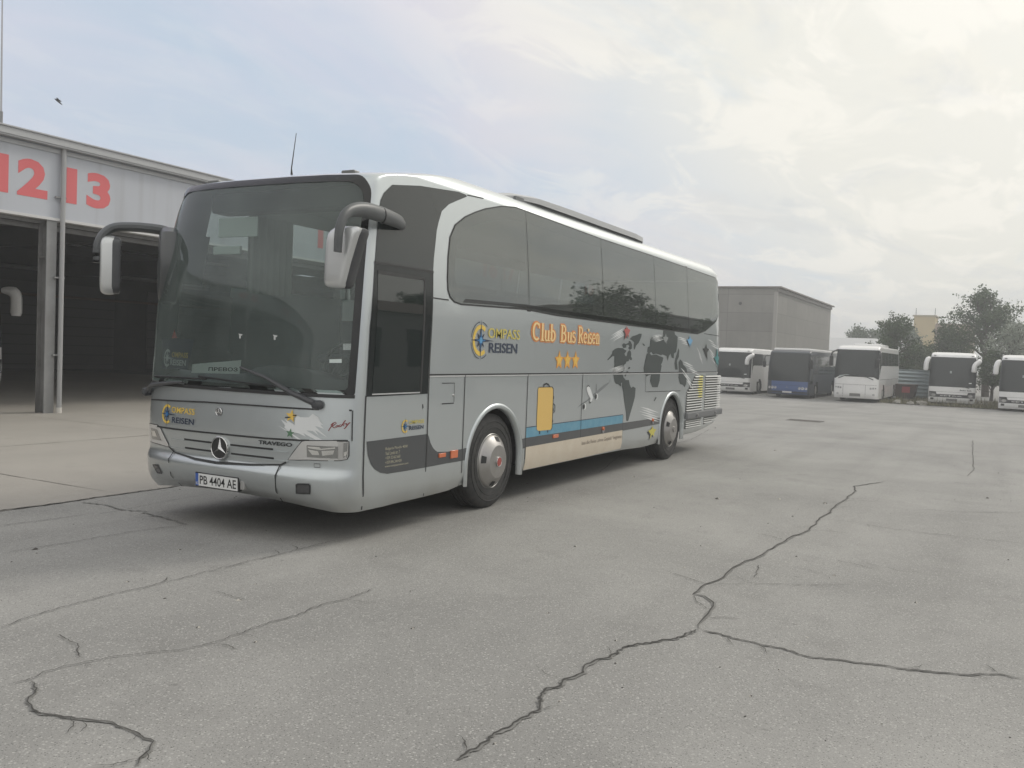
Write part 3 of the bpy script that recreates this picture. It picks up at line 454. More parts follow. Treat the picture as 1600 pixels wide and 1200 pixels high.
# ---------------- coach surfaces ----------------
class Body:
    def __init__(s,ZT,XN,XC,W,XR,XE,NF=2.6,NR=2.5,tumble=.09,tz=2.0,yo=0,tuck=True):
        s.ZT,s.XN,s.XC,s.W,s.XR,s.XE,s.NF,s.NR,s.tb,s.tz,s.yo,s.tk=ZT,XN,XC,W,XR,XE,NF,NR,tumble,tz,yo,tuck
    def xn(s,z): return crom(s.ZT,s.XN,z)
    def xc(s,z): return crom(s.ZT,s.XC,z)
    def yin(s,z):
        if s.tk and z<.45: return .03*((.45-z)/.17)**2
        return s.tb*((z-s.tz)/1.2)**1.4 if z>s.tz else 0.
    def phi(s,y,z):
        w=s.W/2-s.yin(z); t=max(-1,min(1,(s.yo+s.W/2-y)/w)); return math.copysign(math.asin(min(1,abs(t)**(s.NF/2))),t)   # + towards the near side
    def fpt(s,ph,z):
        w=s.W/2-s.yin(z); t=abs(math.sin(ph))**(2/s.NF); a=s.xn(z)
        return Vector((a+(s.xc(z)-a)*(1-abs(math.cos(ph))**(2/s.NF)),s.yo+s.W/2-math.copysign(w*t,ph),z))
    def spt(s,x,z):
        xc=s.xc(z)
        if x>=xc: return Vector((x,s.yo+s.yin(z),z)) if x<=s.XR else s.rpt_x(x,z)
        a=s.xn(z); r=max(0,min(1,(x-a)/(xc-a))); t=(1-(1-r)**s.NF)**(1/s.NF); w=s.W/2-s.yin(z)
        return Vector((x,s.yo+s.W/2-w*t,z))
    def rpt_x(s,x,z):
        r=min(1,(x-s.XR)/(s.XE-s.XR)); t=max(0,1-r**s.NR)**(1/s.NR); w=s.W/2-s.yin(z); return Vector((x,s.yo+s.W/2-w*t,z))
    def _off(s,fn,a,b,off):
        p=fn(a,b)
        if not off: return p
        e=1e-3; n=(fn(a+e,b)-fn(a-e,b)).cross(fn(a,b+e)-fn(a,b-e))
        if n.length<1e-12: return p
        n.normalize(); c=Vector((3.,s.yo+s.W/2,1.7)); 
        q=p-c; q.x*=.25
        if n.dot(q)<0: n=-n
        return p+n*off
    def front(s,ph,z,off=0): return s._off(s.fpt,ph,z,off)
    def side(s,x,z,off=0): return s._off(s.spt,x,z,off)
    def far(s,x,z,off=0):
        p=s.side(x,z,off); p.y=2*(s.yo+s.W/2)-p.y; return p
    def conv(s,q): return (s.phi(q[0],q[1]),q[1])
    def outline(s,z,xs,phs,e=0,fi=0):
        "closed loop of points at height z: near side front to rear, rear arc, far side, front arc"
        xc,xnn=s.xc(z)+fi,s.xn(z)+fi; w=s.W/2-s.yin(z)-e; cy=s.yo+s.W/2; XR=s.XR-e*.8; XE=s.XE-e; out=[]
        f=lambda k: xc+(XR-xc)*k
        a=s.xc(1.0); xx=[max(0,min(1,(x-a)/(s.XR-a))) for x in xs]
        out+=[(f(k),cy-w) for k in xx]
        rp=[PI/2-PI*k/14 for k in range(1,14)]
        for ph in rp:
            t=abs(math.sin(ph))**(2/s.NR); out.append((XR+(XE-XR)*abs(math.cos(ph))**(2/s.NR),cy-math.copysign(w*t,ph)))
        out+=[(f(k),cy+w) for k in reversed(xx)]
        for ph in phs:
            t=abs(math.sin(ph))**(2/s.NF); out.append((xnn+(xc-xnn)*(1-abs(math.cos(ph))**(2/s.NF)),cy-math.copysign(w*t,ph)))
        return out
    def shell(s,name,xs,phs,zs,roof,m,parent,hole=None,zfix=None,fis=None):
        rings=[]
        for z in zs: rings.append([(x,y,z) for x,y in s.outline(z,xs,phs)])
        zt=zs[-1]
        for e,z in roof:
            fi=(fis or (lambda e:2.2*(1-math.exp(-e/.25))))(e)
            rings.append([(x,y,z) for x,y in s.outline(zt,xs,phs,e,fi)])
        n=len(rings[0]); V=[Vector(zfix(*q) if zfix else q) for r in rings for q in r]; F=[]
        for i in range(len(rings)-1):
            for j in range(n):
                a,b,c,d=i*n+j,i*n+(j+1)%n,(i+1)*n+(j+1)%n,(i+1)*n+j
                if hole:
                    cc=(V[a]+V[b]+V[c]+V[d])/4
                    if hole(cc): continue
                F.append((a,b,c,d))
        k=(len(rings)-1)*n; F.append(tuple(range(k,k+n)))
        o=obj(name,V,F,m,parent,True)
        bm=bmesh.new(); bm.from_mesh(o.data); bmesh.ops.remove_doubles(bm,verts=bm.verts,dist=1e-4); bmesh.ops.recalc_face_normals(bm,faces=bm.faces)
        bmesh.ops.delete(bm,geom=[v for v in bm.verts if not v.link_faces],context='VERTS'); bm.to_mesh(o.data); bm.free()
        return o
# ---------------- the silver coach ----------------
class CoachBody(Body):
    "the coach's sill follows zbot(), so surface points are looked up at the unwarped height"
    def unfix(s,x,y,z):
        if z>=.66: return z
        b=zbot(x,y); return .28+(z-b)*.38/(.66-b)
    def fpt(s,ph,z):
        p=Body.fpt(s,ph,z); q=Body.fpt(s,ph,s.unfix(p.x,p.y,z)); q.z=z; return q
    def spt(s,x,z):
        q=Body.spt(s,x,s.unfix(x,0,z)); q.z=z; return q
CO=CoachBody(ZT,XNT,XCT,2.55,8.55,9.05)
coach=thing('coach','silver touring coach with compass logos and world map, alone in the yard','coach',(0,0,0))
def zbot(x,y):
    if x<-1.9: return .285+.075*max(0,1-((y-1.275)/1.1)**2) if y>.02 else .285
    return crom([-2.3,-.95,-.6,.54,3.8,4.8,6.3,7.46,8.8,9.1],[.285,.30,.335,.342,.34,.318,.372,.386,.52,.6],x)
def zfix(x,y,z):
    if z<.66:
        b=zbot(x,y); z=b+(z-.28)*(.66-b)/.38
    return (x,y,z)
ARX=(-.02,5.97)
def pip(x,z,P):
    r=False
    for i in range(len(P)):
        (a,b),(c,d)=P[i],P[i-1]
        if (b>z)!=(d>z) and x<(c-a)*(z-b)/(d-b)+a: r=not r
    return r
WIN_CUT=[(3.85+(x-3.85)*(1-.09/4.9),2.755+(z-2.755)*(1-.09/.6)) for x,z in DATA['main_window']]
def coach_hole(c):
    if c.x<-1.7 and 1.3<c.z<3.22 and pip(CO.phi(c.y,c.z),c.z,WSCUT): return True
    if c.z<1.2 and (c.y<.5 or c.y>2.05):
        for ax in ARX:
            if math.hypot(c.x-ax,max(0,c.z-.52))<.60: return True
    if c.y<.3 and c.z>2.2 and pip(c.x,c.z,WIN_CUT): return True
    if c.y>2.3 and 2.3<c.z<3.12 and -1.85<c.x<8.2: return True
    if c.y>2.3 and 1.4<c.z<2.3 and -2.15<c.x<-1.45: return True
    return False
def cols():
    L=[-2.345+.06*k for k in range(27)]
    x=-.74
    while x<.72: L.append(x); x+=.026
    x=.8
    while x<5.2: L.append(x); x+=.22
    x=5.24
    while x<6.72: L.append(x); x+=.026
    while x<8.5: L.append(x); x+=.15
    return L+[8.55]
zs=[.28,.30,.33]+[.36+.026*k for k in range(32)]+[1.20+.06*k for k in range(2)]+[1.30,1.345]+[1.4+.1*k for k in range(9)]+[2.3+.1*k for k in range(9)]+[3.15,3.185,3.215,3.24,3.27,3.30,3.33,3.35]
phs=[R(a) for a in [-88,-86,-84,-82,-80,-78,-76.5,-74,-72,-70,-68,-66,-64,-62]+list(range(-59,60,3))+[62,64,66,68,70,72,74,76.5,78,80,82,84,86,88]]
roof=[(.03,3.40),(.07,3.45),(.13,3.495),(.22,3.53),(.4,3.56),(.7,3.58),(1.0,3.588)]
def arc_table():
    T=[(0,R(77))]; p=CO.fpt(R(77),2.6); s_=0
    for k in range(1,200):
        a=R(77-.3*k); q=CO.fpt(a,2.6); s_+=(q-p).length; p=q; T.append((s_,a))
    return T
ARC=arc_table()
def phi_in(dist): # angle of the point dist metres inward from the glass edge
    for (a,b),(c,d) in zip(ARC,ARC[1:]):
        if c>=dist: return b+(d-b)*(dist-a)/(c-a)
    return ARC[-1][1]
def wsl(m,top=None): # windscreen outline in (phi,z), shrunk by m metres
    z0,z1=1.297+m*.8,3.232-m*(top or 1.0); r=.20; pts=[]
    for k in range(7): # right hand corners then left hand, anticlockwise
        pts.append((phi_in(m+.04*(1-math.sin(R(15*k)))),z0+.04*(1-math.cos(R(15*k)))))
    for k in range(9):
        a=R(90*k/8); pts.append((phi_in(m+r*(1-math.cos(a))),z1-r*(1-math.sin(a))))
    left=[(-p,z) for p,z in reversed(pts)]
    return left+pts
WSCUT=wsl(.035)
body=CO.shell('body_shell',cols(),phs,zs,roof,SILVER,coach,coach_hole,zfix)
SG=(.12,.12); G1=(.3,.3)
def sdeco(): return Deco(CO.side,SG)
def fdeco(): return Deco(CO.front,(R(3),.12),CO.conv)
# -- shut lines and edge highlights
d=sdeco()
BELT=1.478
d.line([(-1.372,BELT),(8.5,BELT),(8.86,BELT)],.016,SEAM,.004,step=.3)
for x,za,zb_ in ((-.708,.32,1.47),(.685,.34,1.47),(2.24,.345,1.47),(3.735,.35,.86)): d.line([(x,za),(x,zb_)],.012,SEAM,.004)
d.line([(-1.36,.305),(-1.372,.6),(-1.366,.9),(-1.371,1.6),(-1.335,2.472)],.014,SEAM,.005)
d.line([(-2.318,.30),(-2.34,.6),(-2.342,.9),(-2.338,1.3)],.016,SEAM,.004)
d.line([(-1.367,2.219),(-1.06,2.216)],.012,SEAM,.004); d.line([(7.6,2.183),(8.72,2.17)],.011,SEAM,.004)
d.line([(-1.14,1.394),(-.907,1.392),(-.908,1.20)],.008,SEAM,.004); d.line([(-1.13,1.19),(-.91,1.19)],.011,SEAM,.004)
d.line([(4.62,1.47),(4.62,1.18),(6.35,1.16)],.01,SEAM,.004)
d.line([(-.63,3.325),(-.3,3.345)],.01,SEAM,.004)
d.build('shut_lines',body)
mb=MB()
for a,b in ((-1.36,-.716),(-.70,.678),(.692,2.233),(2.247,4.6),(4.6,8.6)): mb.box((a,-.007,BELT-.024),(b,.01,BELT-.010),HILITE,.003)
mb.build('belt_highlight',body)  # pale strip added as the highlight under the belt seam
mb=MB(); mb.lathe([(.0,-.012),(.012,-.01),(.014,0)],CHROME,12,(-.925,0,1.27)); mb.build('hatch_lock',body)
d=sdeco(); d.poly([(-1.47,1.195),(-1.455,1.20),(-1.445,1.165),(-1.46,1.15)],SEAM,.002); d.build('door_lock',body)
# -- windows of the visible side
glass_all=DATA['main_window']; cuts=[(.512,3.294,.653,2.212),(2.671,3.266,2.856,2.206),(4.725,3.235,4.978,2.226),(6.366,3.192,6.658,2.22)]
# pillar positions are measured on the flat side; on the leaning glass each divider is upright
divs=[.655,2.862,4.985,6.67]
def clip(poly,x,keep_right):
    out=[]
    for i in range(len(poly)):
        a,b=poly[i],poly[(i+1)%len(poly)]; ia=(a[0]>=x)==keep_right; ib=(b[0]>=x)==keep_right
        if ia: out.append(a)
        if ia!=ib: t=(x-a[0])/(b[0]-a[0]); out.append((x,a[1]+t*(b[1]-a[1])))
    return out
edges=[None]+divs+[None]
for k in range(5):
    q=list(glass_all)
    if edges[k] is not None: q=clip(q,edges[k]+.006,True)
    if edges[k+1] is not None: q=clip(q,edges[k+1]-.006,False)
    d=sdeco(); d.poly(q,SIDEG,.006,g=(.2,.12)); d.build('side_window',coach)
d=sdeco()
gcx=sum(q[0] for q in glass_all)/len(glass_all); inner=[(3.85+(x-3.85)*(1-.13/4.9),2.755+(z-2.755)*(1-.13/.6)) for x,z in glass_all]
d.ring(glass_all,inner,FRIT,.0045,4)
d.line(glass_all,.03,BLK,.0035,closed=True)
for x in divs: d.line([(x,2.2),(x,3.32)],.09,FRIT,.0035)
d.build('window_gasket',coach)
d=sdeco(); st=[(-.8,2.215),(.567,2.245),(1.355,2.22),(4.086,2.2),(7.1,2.188)]
d.poly([(-.8,2.21),(.567,2.24),(1.355,2.215),(4.086,2.196),(7.15,2.185),(7.3,2.235),(4.086,2.245),(1.355,2.262),(.567,2.275),(-.75,2.25)],FRIT,.0075); d.build('window_lower_border',coach)
mb=MB(); mb.box((-.32,.012,2.275),(.10,.05,2.335),BLK,.008); mb.build('window_handle',coach)
# -- driver's door and quarter window
QW=[(-2.24,2.475),(-2.17,2.9),(-2.125,3.03),(-2.072,3.10),(-1.942,3.195),(-1.5,3.265),(-.80,3.328),(-.66,3.322),(-.645,3.305),(-.82,3.24),(-1.0,3.17),(-1.136,3.081),(-1.2,2.97),(-1.243,2.878),(-1.311,2.6),(-1.33,2.475)]
QG=mat('quarter_glass',(.028,.034,.034),.12,0,ior=1.55)
DG=mat('door_black_panel',(.022,.026,.026),.10,0,ior=1.4); DPANE=mat('door_window_glass',(.02,.026,.025),.03,0,ior=1.7,bump=(1.5,.1,.01))
d=sdeco(); d.poly(QW,QG,.004); d.build('quarter_window',coach)
door_poly=[(-2.336,.30),(-2.345,.6),(-2.343,.9),(-2.34,1.292),(-2.318,1.9),(-2.25,2.46),(-1.338,2.46),(-1.378,1.6),(-1.374,.9),(-1.378,.6),(-1.37,.305)]
d=sdeco(); d.poly([(-2.334,1.292),(-2.312,1.9),(-2.246,2.455),(-1.338,2.455),(-1.380,1.6),(-1.386,1.296)],DG,.004)
d.line([(-2.25,2.466),(-1.325,2.466)],.022,SEAM,.006); dr=d.build('door',coach)
d=sdeco(); d.poly([(-2.21,2.37),(-1.5,2.37),(-1.524,1.305),(-2.255,1.305)],DPANE,.007); pn=d.build('door_window',dr)
d=sdeco(); d.line([(-2.21,2.385),(-1.485,2.385),(-1.51,1.31)],.03,BLK,.009); d.line([(-2.26,1.312),(-1.524,1.312)],.012,HILITE,.009); d.build('window_frame',dr)
# -- far side glass
for a,b in ((-1.86,.6),(.66,2.8),(2.87,4.95),(5.0,6.6),(6.68,8.25)):
    d=Deco(CO.far,(.3,.15)); d.poly([(a,2.2),(b,2.2),(b,3.16),(a,3.16)],FARG,.004); d.build('side_window',coach)
d=Deco(CO.far,(.15,.15)); d.poly([(-2.2,1.36),(-1.4,1.36),(-1.4,2.24),(-2.16,2.24)],FARG,.004); d.build('door_window',coach)
# -- windscreen
d=Deco(CO.front,(R(3),.08)); d.poly(wsl(.03),WSG,.004); ws=d.build('windscreen',coach)
d=Deco(CO.front); d.ring(wsl(0),wsl(.065),FRIT,.009,5)
d.build('windscreen_border',ws)
d=Deco(CO.front,(R(3),.08)); d.poly([(-R(75),1.28),(R(77),1.28),(R(77),1.31),(-R(75),1.31)],BLK,.010); d.build('windscreen_seal',ws)
# stickers and small fittings on the glass
d=fdeco(); S_=DATA['ws_stickers']; STK=mat('sticker_pale',(.55,.62,.60),.6)
d.poly(S_[4:8],STK,.006); d.build('windscreen_sticker',ws); d=fdeco(); d.poly(S_[0:4],mat('sticker_grey',(.40,.46,.45),.6,noise=(90,1,(.18,.2,.2))),.006); d.build('windscreen_sticker',ws)
for y,z in DATA['ws_hooks']:
    d=fdeco(); d.poly([(y+.024,z+.016),(y-.028,z+.010),(y-.024,z-.002),(y-.010,z-.002),(y-.010,z-.028),(y+.010,z-.028),(y+.010,z+.002)],mat('hook_decal_grey',(.5,.52,.51),.6),.006); d.build('wall_hook_decal',ws)
# -- front shut lines, hood panel, grille
d=fdeco()
d.line([(2.72,1.108),(2.55,1.12),(2.2,1.14),(1.51,1.165),(.9,1.173),(.3,1.176),(.035,1.178)],.014,SEAM,.009); d.line([(.030,1.178),(.028,1.05),(.026,.915)],.004,SEAM,.009)
d.line([(2.2,.889),(1.9,.889),(1.335,.894),(.75,.897),(.39,.905),(.1,.918),(.045,.918)],.015,SEAM,.009)
d.line([(2.0,.715),(1.9,.668),(1.6,.637),(1.316,.630),(.93,.648),(.60,.678),(.545,.705)],.016,SEAM,.009)
d.line([(1.925,.672),(1.945,.6),(1.935,.45),(1.92,.345)],.012,SEAM,.009); d.line([(.61,.672),(.616,.584),(.63,.45),(.65,.345)],.012,SEAM,.009)
d.line([(.285,.712),(.236,.713),(.236,.682),(.285,.682)],.005,SEAM,.009,closed=True)
d.build('front_shut_lines',body)
def fbar(mb,y0,y1,z,h,off,m,n=8):
    V=[];F=[]
    for i in range(n+1):
        y=y0+(y1-y0)*i/n
        for zz,o in ((z-h/2,0),(z-h/2,off),(z+h/2,off),(z+h/2,0)): V.append(CO.front(CO.phi(y,zz),zz,o))
    for i in range(n):
        for k in range(3): a=i*4+k; F.append((a,a+1,a+5,a+4))
    mb.raw(V,F,m)
mb=MB()
GRL=mat('grille_slot',(.02,.021,.022),.6)
for z,(a,b),(c,e) in ((.806,(1.765,1.395),(1.168,.68)),(.727,(1.76,1.388),(1.162,.675))):
    fbar(mb,a,b,z,.016,.002,GRL); fbar(mb,c,e,z,.016,.002,GRL)
    fbar(mb,1.97,.53,z-.016,.012,.007,SILVER,14)
mb.build('front_grille',coach)
# three pointed star
cx,cz=1.284,.768; P=CO.front(CO.phi(cx,cz),cz,.0)
em=MB(); em.lathe([(.0,-.012),(.092,-.012),(.094,0)],mat('emblem_black',(.025,.026,.027),.35),40,(0,0,0),'x'); 
em.lathe([(.093,0),(.093,-.022),(.098,-.026),(.104,-.022),(.106,0)],CHROME,48,(0,0,0),'x')
for k in range(3):
    a=R(90+120*k); t=Vector((0,math.cos(a)*.094,math.sin(a)*.094)); b1=a+R(60); b2=a-R(60)
    l=Vector((0,math.cos(b1)*.017,math.sin(b1)*.017)); r=Vector((0,math.cos(b2)*.017,math.sin(b2)*.017)); c0=Vector((-.036,0,0)); bk=Vector((-.012,0,0)); tt=t+Vector((-.016,0,0))
    em.raw([c0,l+bk,tt,r+bk],[(0,1,2),(0,2,3)],CHROME)
o=em.build('star_emblem',coach,fix=False); o.location=P+Vector((-.002,0,0))
em=MB(); em.lathe([(0,-.006),(.03,-.008),(.036,-.006),(.038,0)],mat('round_badge_grey',(.22,.225,.23),.35,.5),28,(0,0,0),'x'); em.lathe([(.03,-.008),(.034,-.014),(.038,-.008)],CHROME,28,(0,0,0),'x')
for k in range(3):
    a=R(90+120*k); em.tube([(-.010,0,0),(-.010,math.cos(a)*.03,math.sin(a)*.03)],[.005,.002],CHROME,6)
o=em.build('round_badge',coach); o.location=CO.front(CO.phi(1.317,1.09),1.09,.001)
d=fdeco(); d.text('TRAVEGO',(.835,.842,.485,.876),DKS,.006,.03,shear=.1); d.build('model_lettering',body)
# headlights
def headlight(poly,parts):
    poly=[(min(max(y,.042),2.508),z) for y,z in poly]
    d=fdeco(); d.poly(poly,LENS,.006,g=(.08,.05)); h=d.build('headlight',coach)
    d=fdeco(); d.line(poly,.014,SEAM,.005,closed=True,step=.08); d.build('lamp_gasket',h)
    for nm,q,m,o in parts:
        d=fdeco(); d.poly(q,m,o,g=(.05,.05)); d.build(nm,h)
    return h
rf=DATA['hl_r_ref']
DKL=mat('lamp_inner_grey',(.30,.305,.30),.2,.7,coat=1)  # mid grey for the reflector bowls and the indicator
headlight(DATA['hl_r'],[('reflector_bowl',[(.347,.868),(.102,.868),(.102,.765),(.347,.765)],DKL,.008),
  ('reflector_facet',[(.335,.832),(.25,.822),(.238,.79),(.30,.788)],REFL,.010),('reflector_facet',[(.222,.826),(.125,.836),(.135,.80),(.215,.785)],REFL,.010),
  ('reflector_facet',[(.34,.858),(.24,.858),(.225,.845),(.12,.862),(.12,.85),(.23,.833),(.335,.845)],REFL,.010),
  ('lamp_bar',[(.098,.90),(.073,.90),(.073,.757),(.098,.757)],mat('lamp_bar_silver',(.5,.5,.49),.3,.6),.009),
  ('indicator_lamp',[(.068,.90),(.046,.90),(.046,.85),(.05,.79),(.068,.77)],DKL,.009),('indicator_facet',[(.066,.82),(.048,.83),(.052,.79),(.066,.785)],REFL,.011)])
hl=DATA['hl_l']
headlight(hl,[('reflector_bowl',[(2.36,.86),(2.2,.86),(2.12,.76),(2.33,.755)],DKL,.008),('reflector_facet',[(2.33,.835),(2.24,.84),(2.2,.79),(2.30,.785)],REFL,.010)])
# fog lamps, plate
FOGM=mat('fog_lamp_glass',(.05,.05,.052),.15,0,coat=1); 
for q in ([(.428,.449),(.415,.525),(.40,.532),(.305,.536),(.294,.528),(.303,.455)],[(2.235,.522),(2.13,.528),(2.08,.455),(2.17,.45)]):
    d=fdeco(); d.poly(q,FOGM,.006,g=(.05,.05)); d.line(q,.012,BLK,.008,closed=True,step=.05); d.build('fog_lamp',coach)
pl=MB(); pl.box((-.014,-.268,-.066),(.03,.268,.066),BLK,.006); pl.box((-.018,-.26,-.056),(-.010,.222,.056),PLATEW); pl.box((-.018,.223,-.056),(-.010,.26,.056),PBLUE)
po=pl.build('number_plate',coach); po.location=CO.front(0,.47,.012)+Vector((0,.022,0)); po.location.y=1.295; po.rotation_euler=(0,R(-3),0)
d=Deco(lambda u,v,o:Vector((-.0185-o,u,v)))
d.text('PB 4404 AE',(.205,-.040,-.245,.040),INK,.001,.012); d.text('BG',(.254,-.045,.228,-.022),WHT,.001,.01); d.build('plate_lettering',po,False)
mb=MB(); mb.box((-.02,-.03,-.04),(.03,.02,.04),mat('bracket_grey',(.4,.4,.39),.4,.5),.008); o=mb.build('plate_bracket',coach); o.location=CO.front(CO.phi(1.0,.46),.46,0)
# -- wheels and arches
WELL=mat('wheel_well',(.014,.014,.015),.9)
def arch(ax,near):
    V=[];F=[];n=40; prof=[(.640,.003,.002),(.632,-.012,0),(.600,-.016,0),(.582,-.010,0),(.577,.05,0)]
    y0=0 if near else 2.55; sg=1 if near else -1
    for k in range(n+1):
        a=R(-14+208*k/n); 
        for r,dy,_ in prof:
            x=ax+r*math.cos(a); z=.52+r*math.sin(a)
            if a<0 or a>PI: x=ax+math.copysign(r,math.cos(a)); z=.52-abs(a if a<0 else a-PI)*.85
            V.append((x,y0+sg*dy,z))
    m=len(prof)
    for k in range(n):
        for j in range(m-1): q=k*m+j; F.append((q,q+1,q+m+1,q+m))
    o=obj('wheel_arch_trim',V,F,SILVER,coach,True)
    bm=bmesh.new(); bm.from_mesh(o.data); bmesh.ops.recalc_face_normals(bm,faces=bm.faces); bm.to_mesh(o.data); bm.free()
    V=[];F=[]
    for k in range(n+1):
        a=R(-8+196*k/n); x=ax+.60*math.cos(a); z=.52+.60*math.sin(a)
        for y in (.03,.95): V.append((x,y0+sg*y,z))
    for k in range(n): F.append((2*k,2*k+1,2*k+3,2*k+2))
    b=len(V); V+=[(ax-.6,y0+sg*.95,.3),(ax+.6,y0+sg*.95,.3),(ax+.6,y0+sg*.95,1.13),(ax-.6,y0+sg*.95,1.13)]; F.append((b,b+1,b+2,b+3))
    obj('wheel_well',V,F,WELL,coach)
for ax in ARX: arch(ax,True); arch(ax,False)
def wheel(x,near,front):
    w=thing('wheel',None,None); w.parent=coach
    sg=1 if near else -1; y0=.045 if near else 2.505
    t=MB(); pr=[(.29,.03),(.30,.012),(.33,.004),(.40,.0),(.455,.006),(.50,.022),(.518,.045),(.522,.06),(.522,.10),(.513,.102),(.513,.112),(.522,.114),(.522,.15),(.513,.152),(.513,.162),(.522,.164),(.522,.20),(.513,.202),(.513,.212),(.522,.214),(.522,.26),(.50,.29),(.40,.30),(.29,.28)]
    t.lathe([(r,sg*h) for r,h in pr],RUB,72)
    for a in (.365,.43): t.lathe([(a,sg*.006),(a+.004,sg*-.004),(a+.012,sg*-.004),(a+.016,sg*.006)],RUB,72)
    t.build('tyre',w,True)
    h=MB(); h.lathe([(.285,sg*.05),(.300,sg*.03),(.306,sg*.012),(.298,sg*.004),(.288,sg*.012)],mat('rim_steel',(.30,.30,.29),.4,.7),64)
    if front: cp=[(.286,sg*.02),(.288,sg*.004),(.276,sg*-.012),(.19,sg*-.072),(.178,sg*-.077),(0.0,sg*-.08)]
    else: cp=[(.286,sg*.02),(.288,sg*.004),(.272,sg*-.01),(.19,sg*-.055),(.178,sg*-.06),(0.0,sg*-.062)]
    h.lathe(cp,HUBM,64)
    s=h
    for k in range(4):
        a0=R(88+90*k)
        q=[]
        for r,dd in ((.274,-.0135),(.222,-.049)):
            for a in ((a0-R(9)),(a0+R(9))): q.append((r*math.cos(a),sg*(dd-.005),r*math.sin(a)))
        s.raw(q,[(0,1,3,2)],SEAM)
    h.build('hub_cap',w,True,sharp=14)
    b=MB(); d0=-.08 if front else -.062
    b.lathe([(.05,sg*d0),(.05,sg*(d0-.012)),(.043,sg*(d0-.014)),(.0,sg*(d0-.014))],mat('red_hub_badge',(.36,.07,.06),.4) if front else HUBM,28)
    if front: b.lathe([(.056,sg*d0),(.056,sg*(d0-.013)),(.05,sg*(d0-.015)),(.048,sg*(d0-.012))],CHROME,28)
    b.build('hub_badge',w,True)
    w.location=(x,y0,.518); w.rotation_euler=(0,R(7 if front else 20),0)
wheel(0.0,True,True); wheel(6.05,True,False); wheel(0.0,False,True); wheel(6.05,False,False)
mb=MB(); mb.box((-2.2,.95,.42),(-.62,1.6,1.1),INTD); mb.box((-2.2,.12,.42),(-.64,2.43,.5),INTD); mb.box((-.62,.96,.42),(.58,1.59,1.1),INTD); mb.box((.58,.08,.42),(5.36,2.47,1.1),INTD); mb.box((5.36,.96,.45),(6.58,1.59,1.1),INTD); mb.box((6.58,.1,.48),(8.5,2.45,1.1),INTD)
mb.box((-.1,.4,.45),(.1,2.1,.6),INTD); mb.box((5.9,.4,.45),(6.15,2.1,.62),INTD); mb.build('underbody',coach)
# -- stripes and pictures on the side
d=sdeco(); d.poly(DATA['door_band'],BAND,.0025); d.build('grey_band',body)
d=sdeco(); d.poly(DATA['front_band'],BAND,.0025); d.poly([(-.99,.704),(-.70,.712),(-.56,.718),(-.565,.588),(-.70,.588),(-.99,.588)],BAND,.0025); d.build('grey_band',body)
d=sdeco(); d.poly([(.563,.724),(.71,.731),(2.24,.738),(3.75,.745),(5.355,.748),(5.348,.645),(3.74,.63),(2.24,.622),(.715,.614),(.58,.608)],BAND,.0035); d.build('grey_band',body)
d=sdeco(); d.poly([(.695,.851),(2.24,.858),(3.728,.866),(3.728,.74),(.695,.725)],SEA,.002); d.line([(.695,.852),(3.728,.867)],.008,NAVY,.0032); d.build('sea_stripe',body)
d=sdeco(); d.poly([(.694,.622),(3.728,.64),(3.728,.37),(2.25,.352),(.689,.352)],SAND,.006); d.build('sand_stripe',body)
d=sdeco(); d.text('lass die Reise „ohne Gepäck“ beginnen',(2.285,.515,3.70,.58),mat('brown_lettering',(.16,.12,.10),.5),.0085,-.004); d.build('slogan_lettering',body)
d=sdeco(); d.poly(DATA['suitcase'],CASE,.005)
d.line(DATA['suit_edge'],.016,DKS,.006); d.line(DATA['suit_handle'],.02,DKS,.006); d.line(DATA['suit_side'],.015,DKS,.006); d.line([(.975,1.317),(1.33,1.316)],.008,DKS,.006)
F_=DATA['suit_feet']; d.line(F_[0:2],.03,DKS,.0042); d.line(F_[2:4],.025,DKS,.0042); d.line(F_[4:6],.018,DKS,.0042)
for z in (1.03,1.18,.89): d.poly([(1.362,z-.02),(1.392,z-.015),(1.392,z+.02),(1.362,z+.02)],DKS,.006)
d.build('suitcase_picture',body)
d=sdeco(); PLW=mat('plane_grey',(.20,.215,.22),.5); d.poly(DATA['plane_wing'],PLW,.003); d.poly(DATA['plane_tail'],PLW,.003); d.poly(DATA['plane_body'],WHT,.0045)
for k in ('plane_e1','plane_e2'):
    (x,z),=DATA[k]; d.poly(disc_pts(x+.012,z,.05,.042,16),WHT,.0052); d.poly(disc_pts(x-.01,z,.032,.034,16),DKS,.0062)
pb=DATA['plane_body']; d.line([pb[0],pb[1],pb[2]],.012,DKS,.006); d.poly([(pb[5][0]-.07,pb[5][1]-.03),(pb[5][0],pb[5][1]-.02),(pb[6][0]+.05,pb[6][1]-.015),(pb[6][0]-.02,pb[6][1]+.01)],DKS,.0055)
d.build('aeroplane_picture',body)
d=sdeco()
for k in DATA:
    if k.startswith('map_'): d.poly(DATA[k],MAPM,.0025)
d.build('world_map',body)
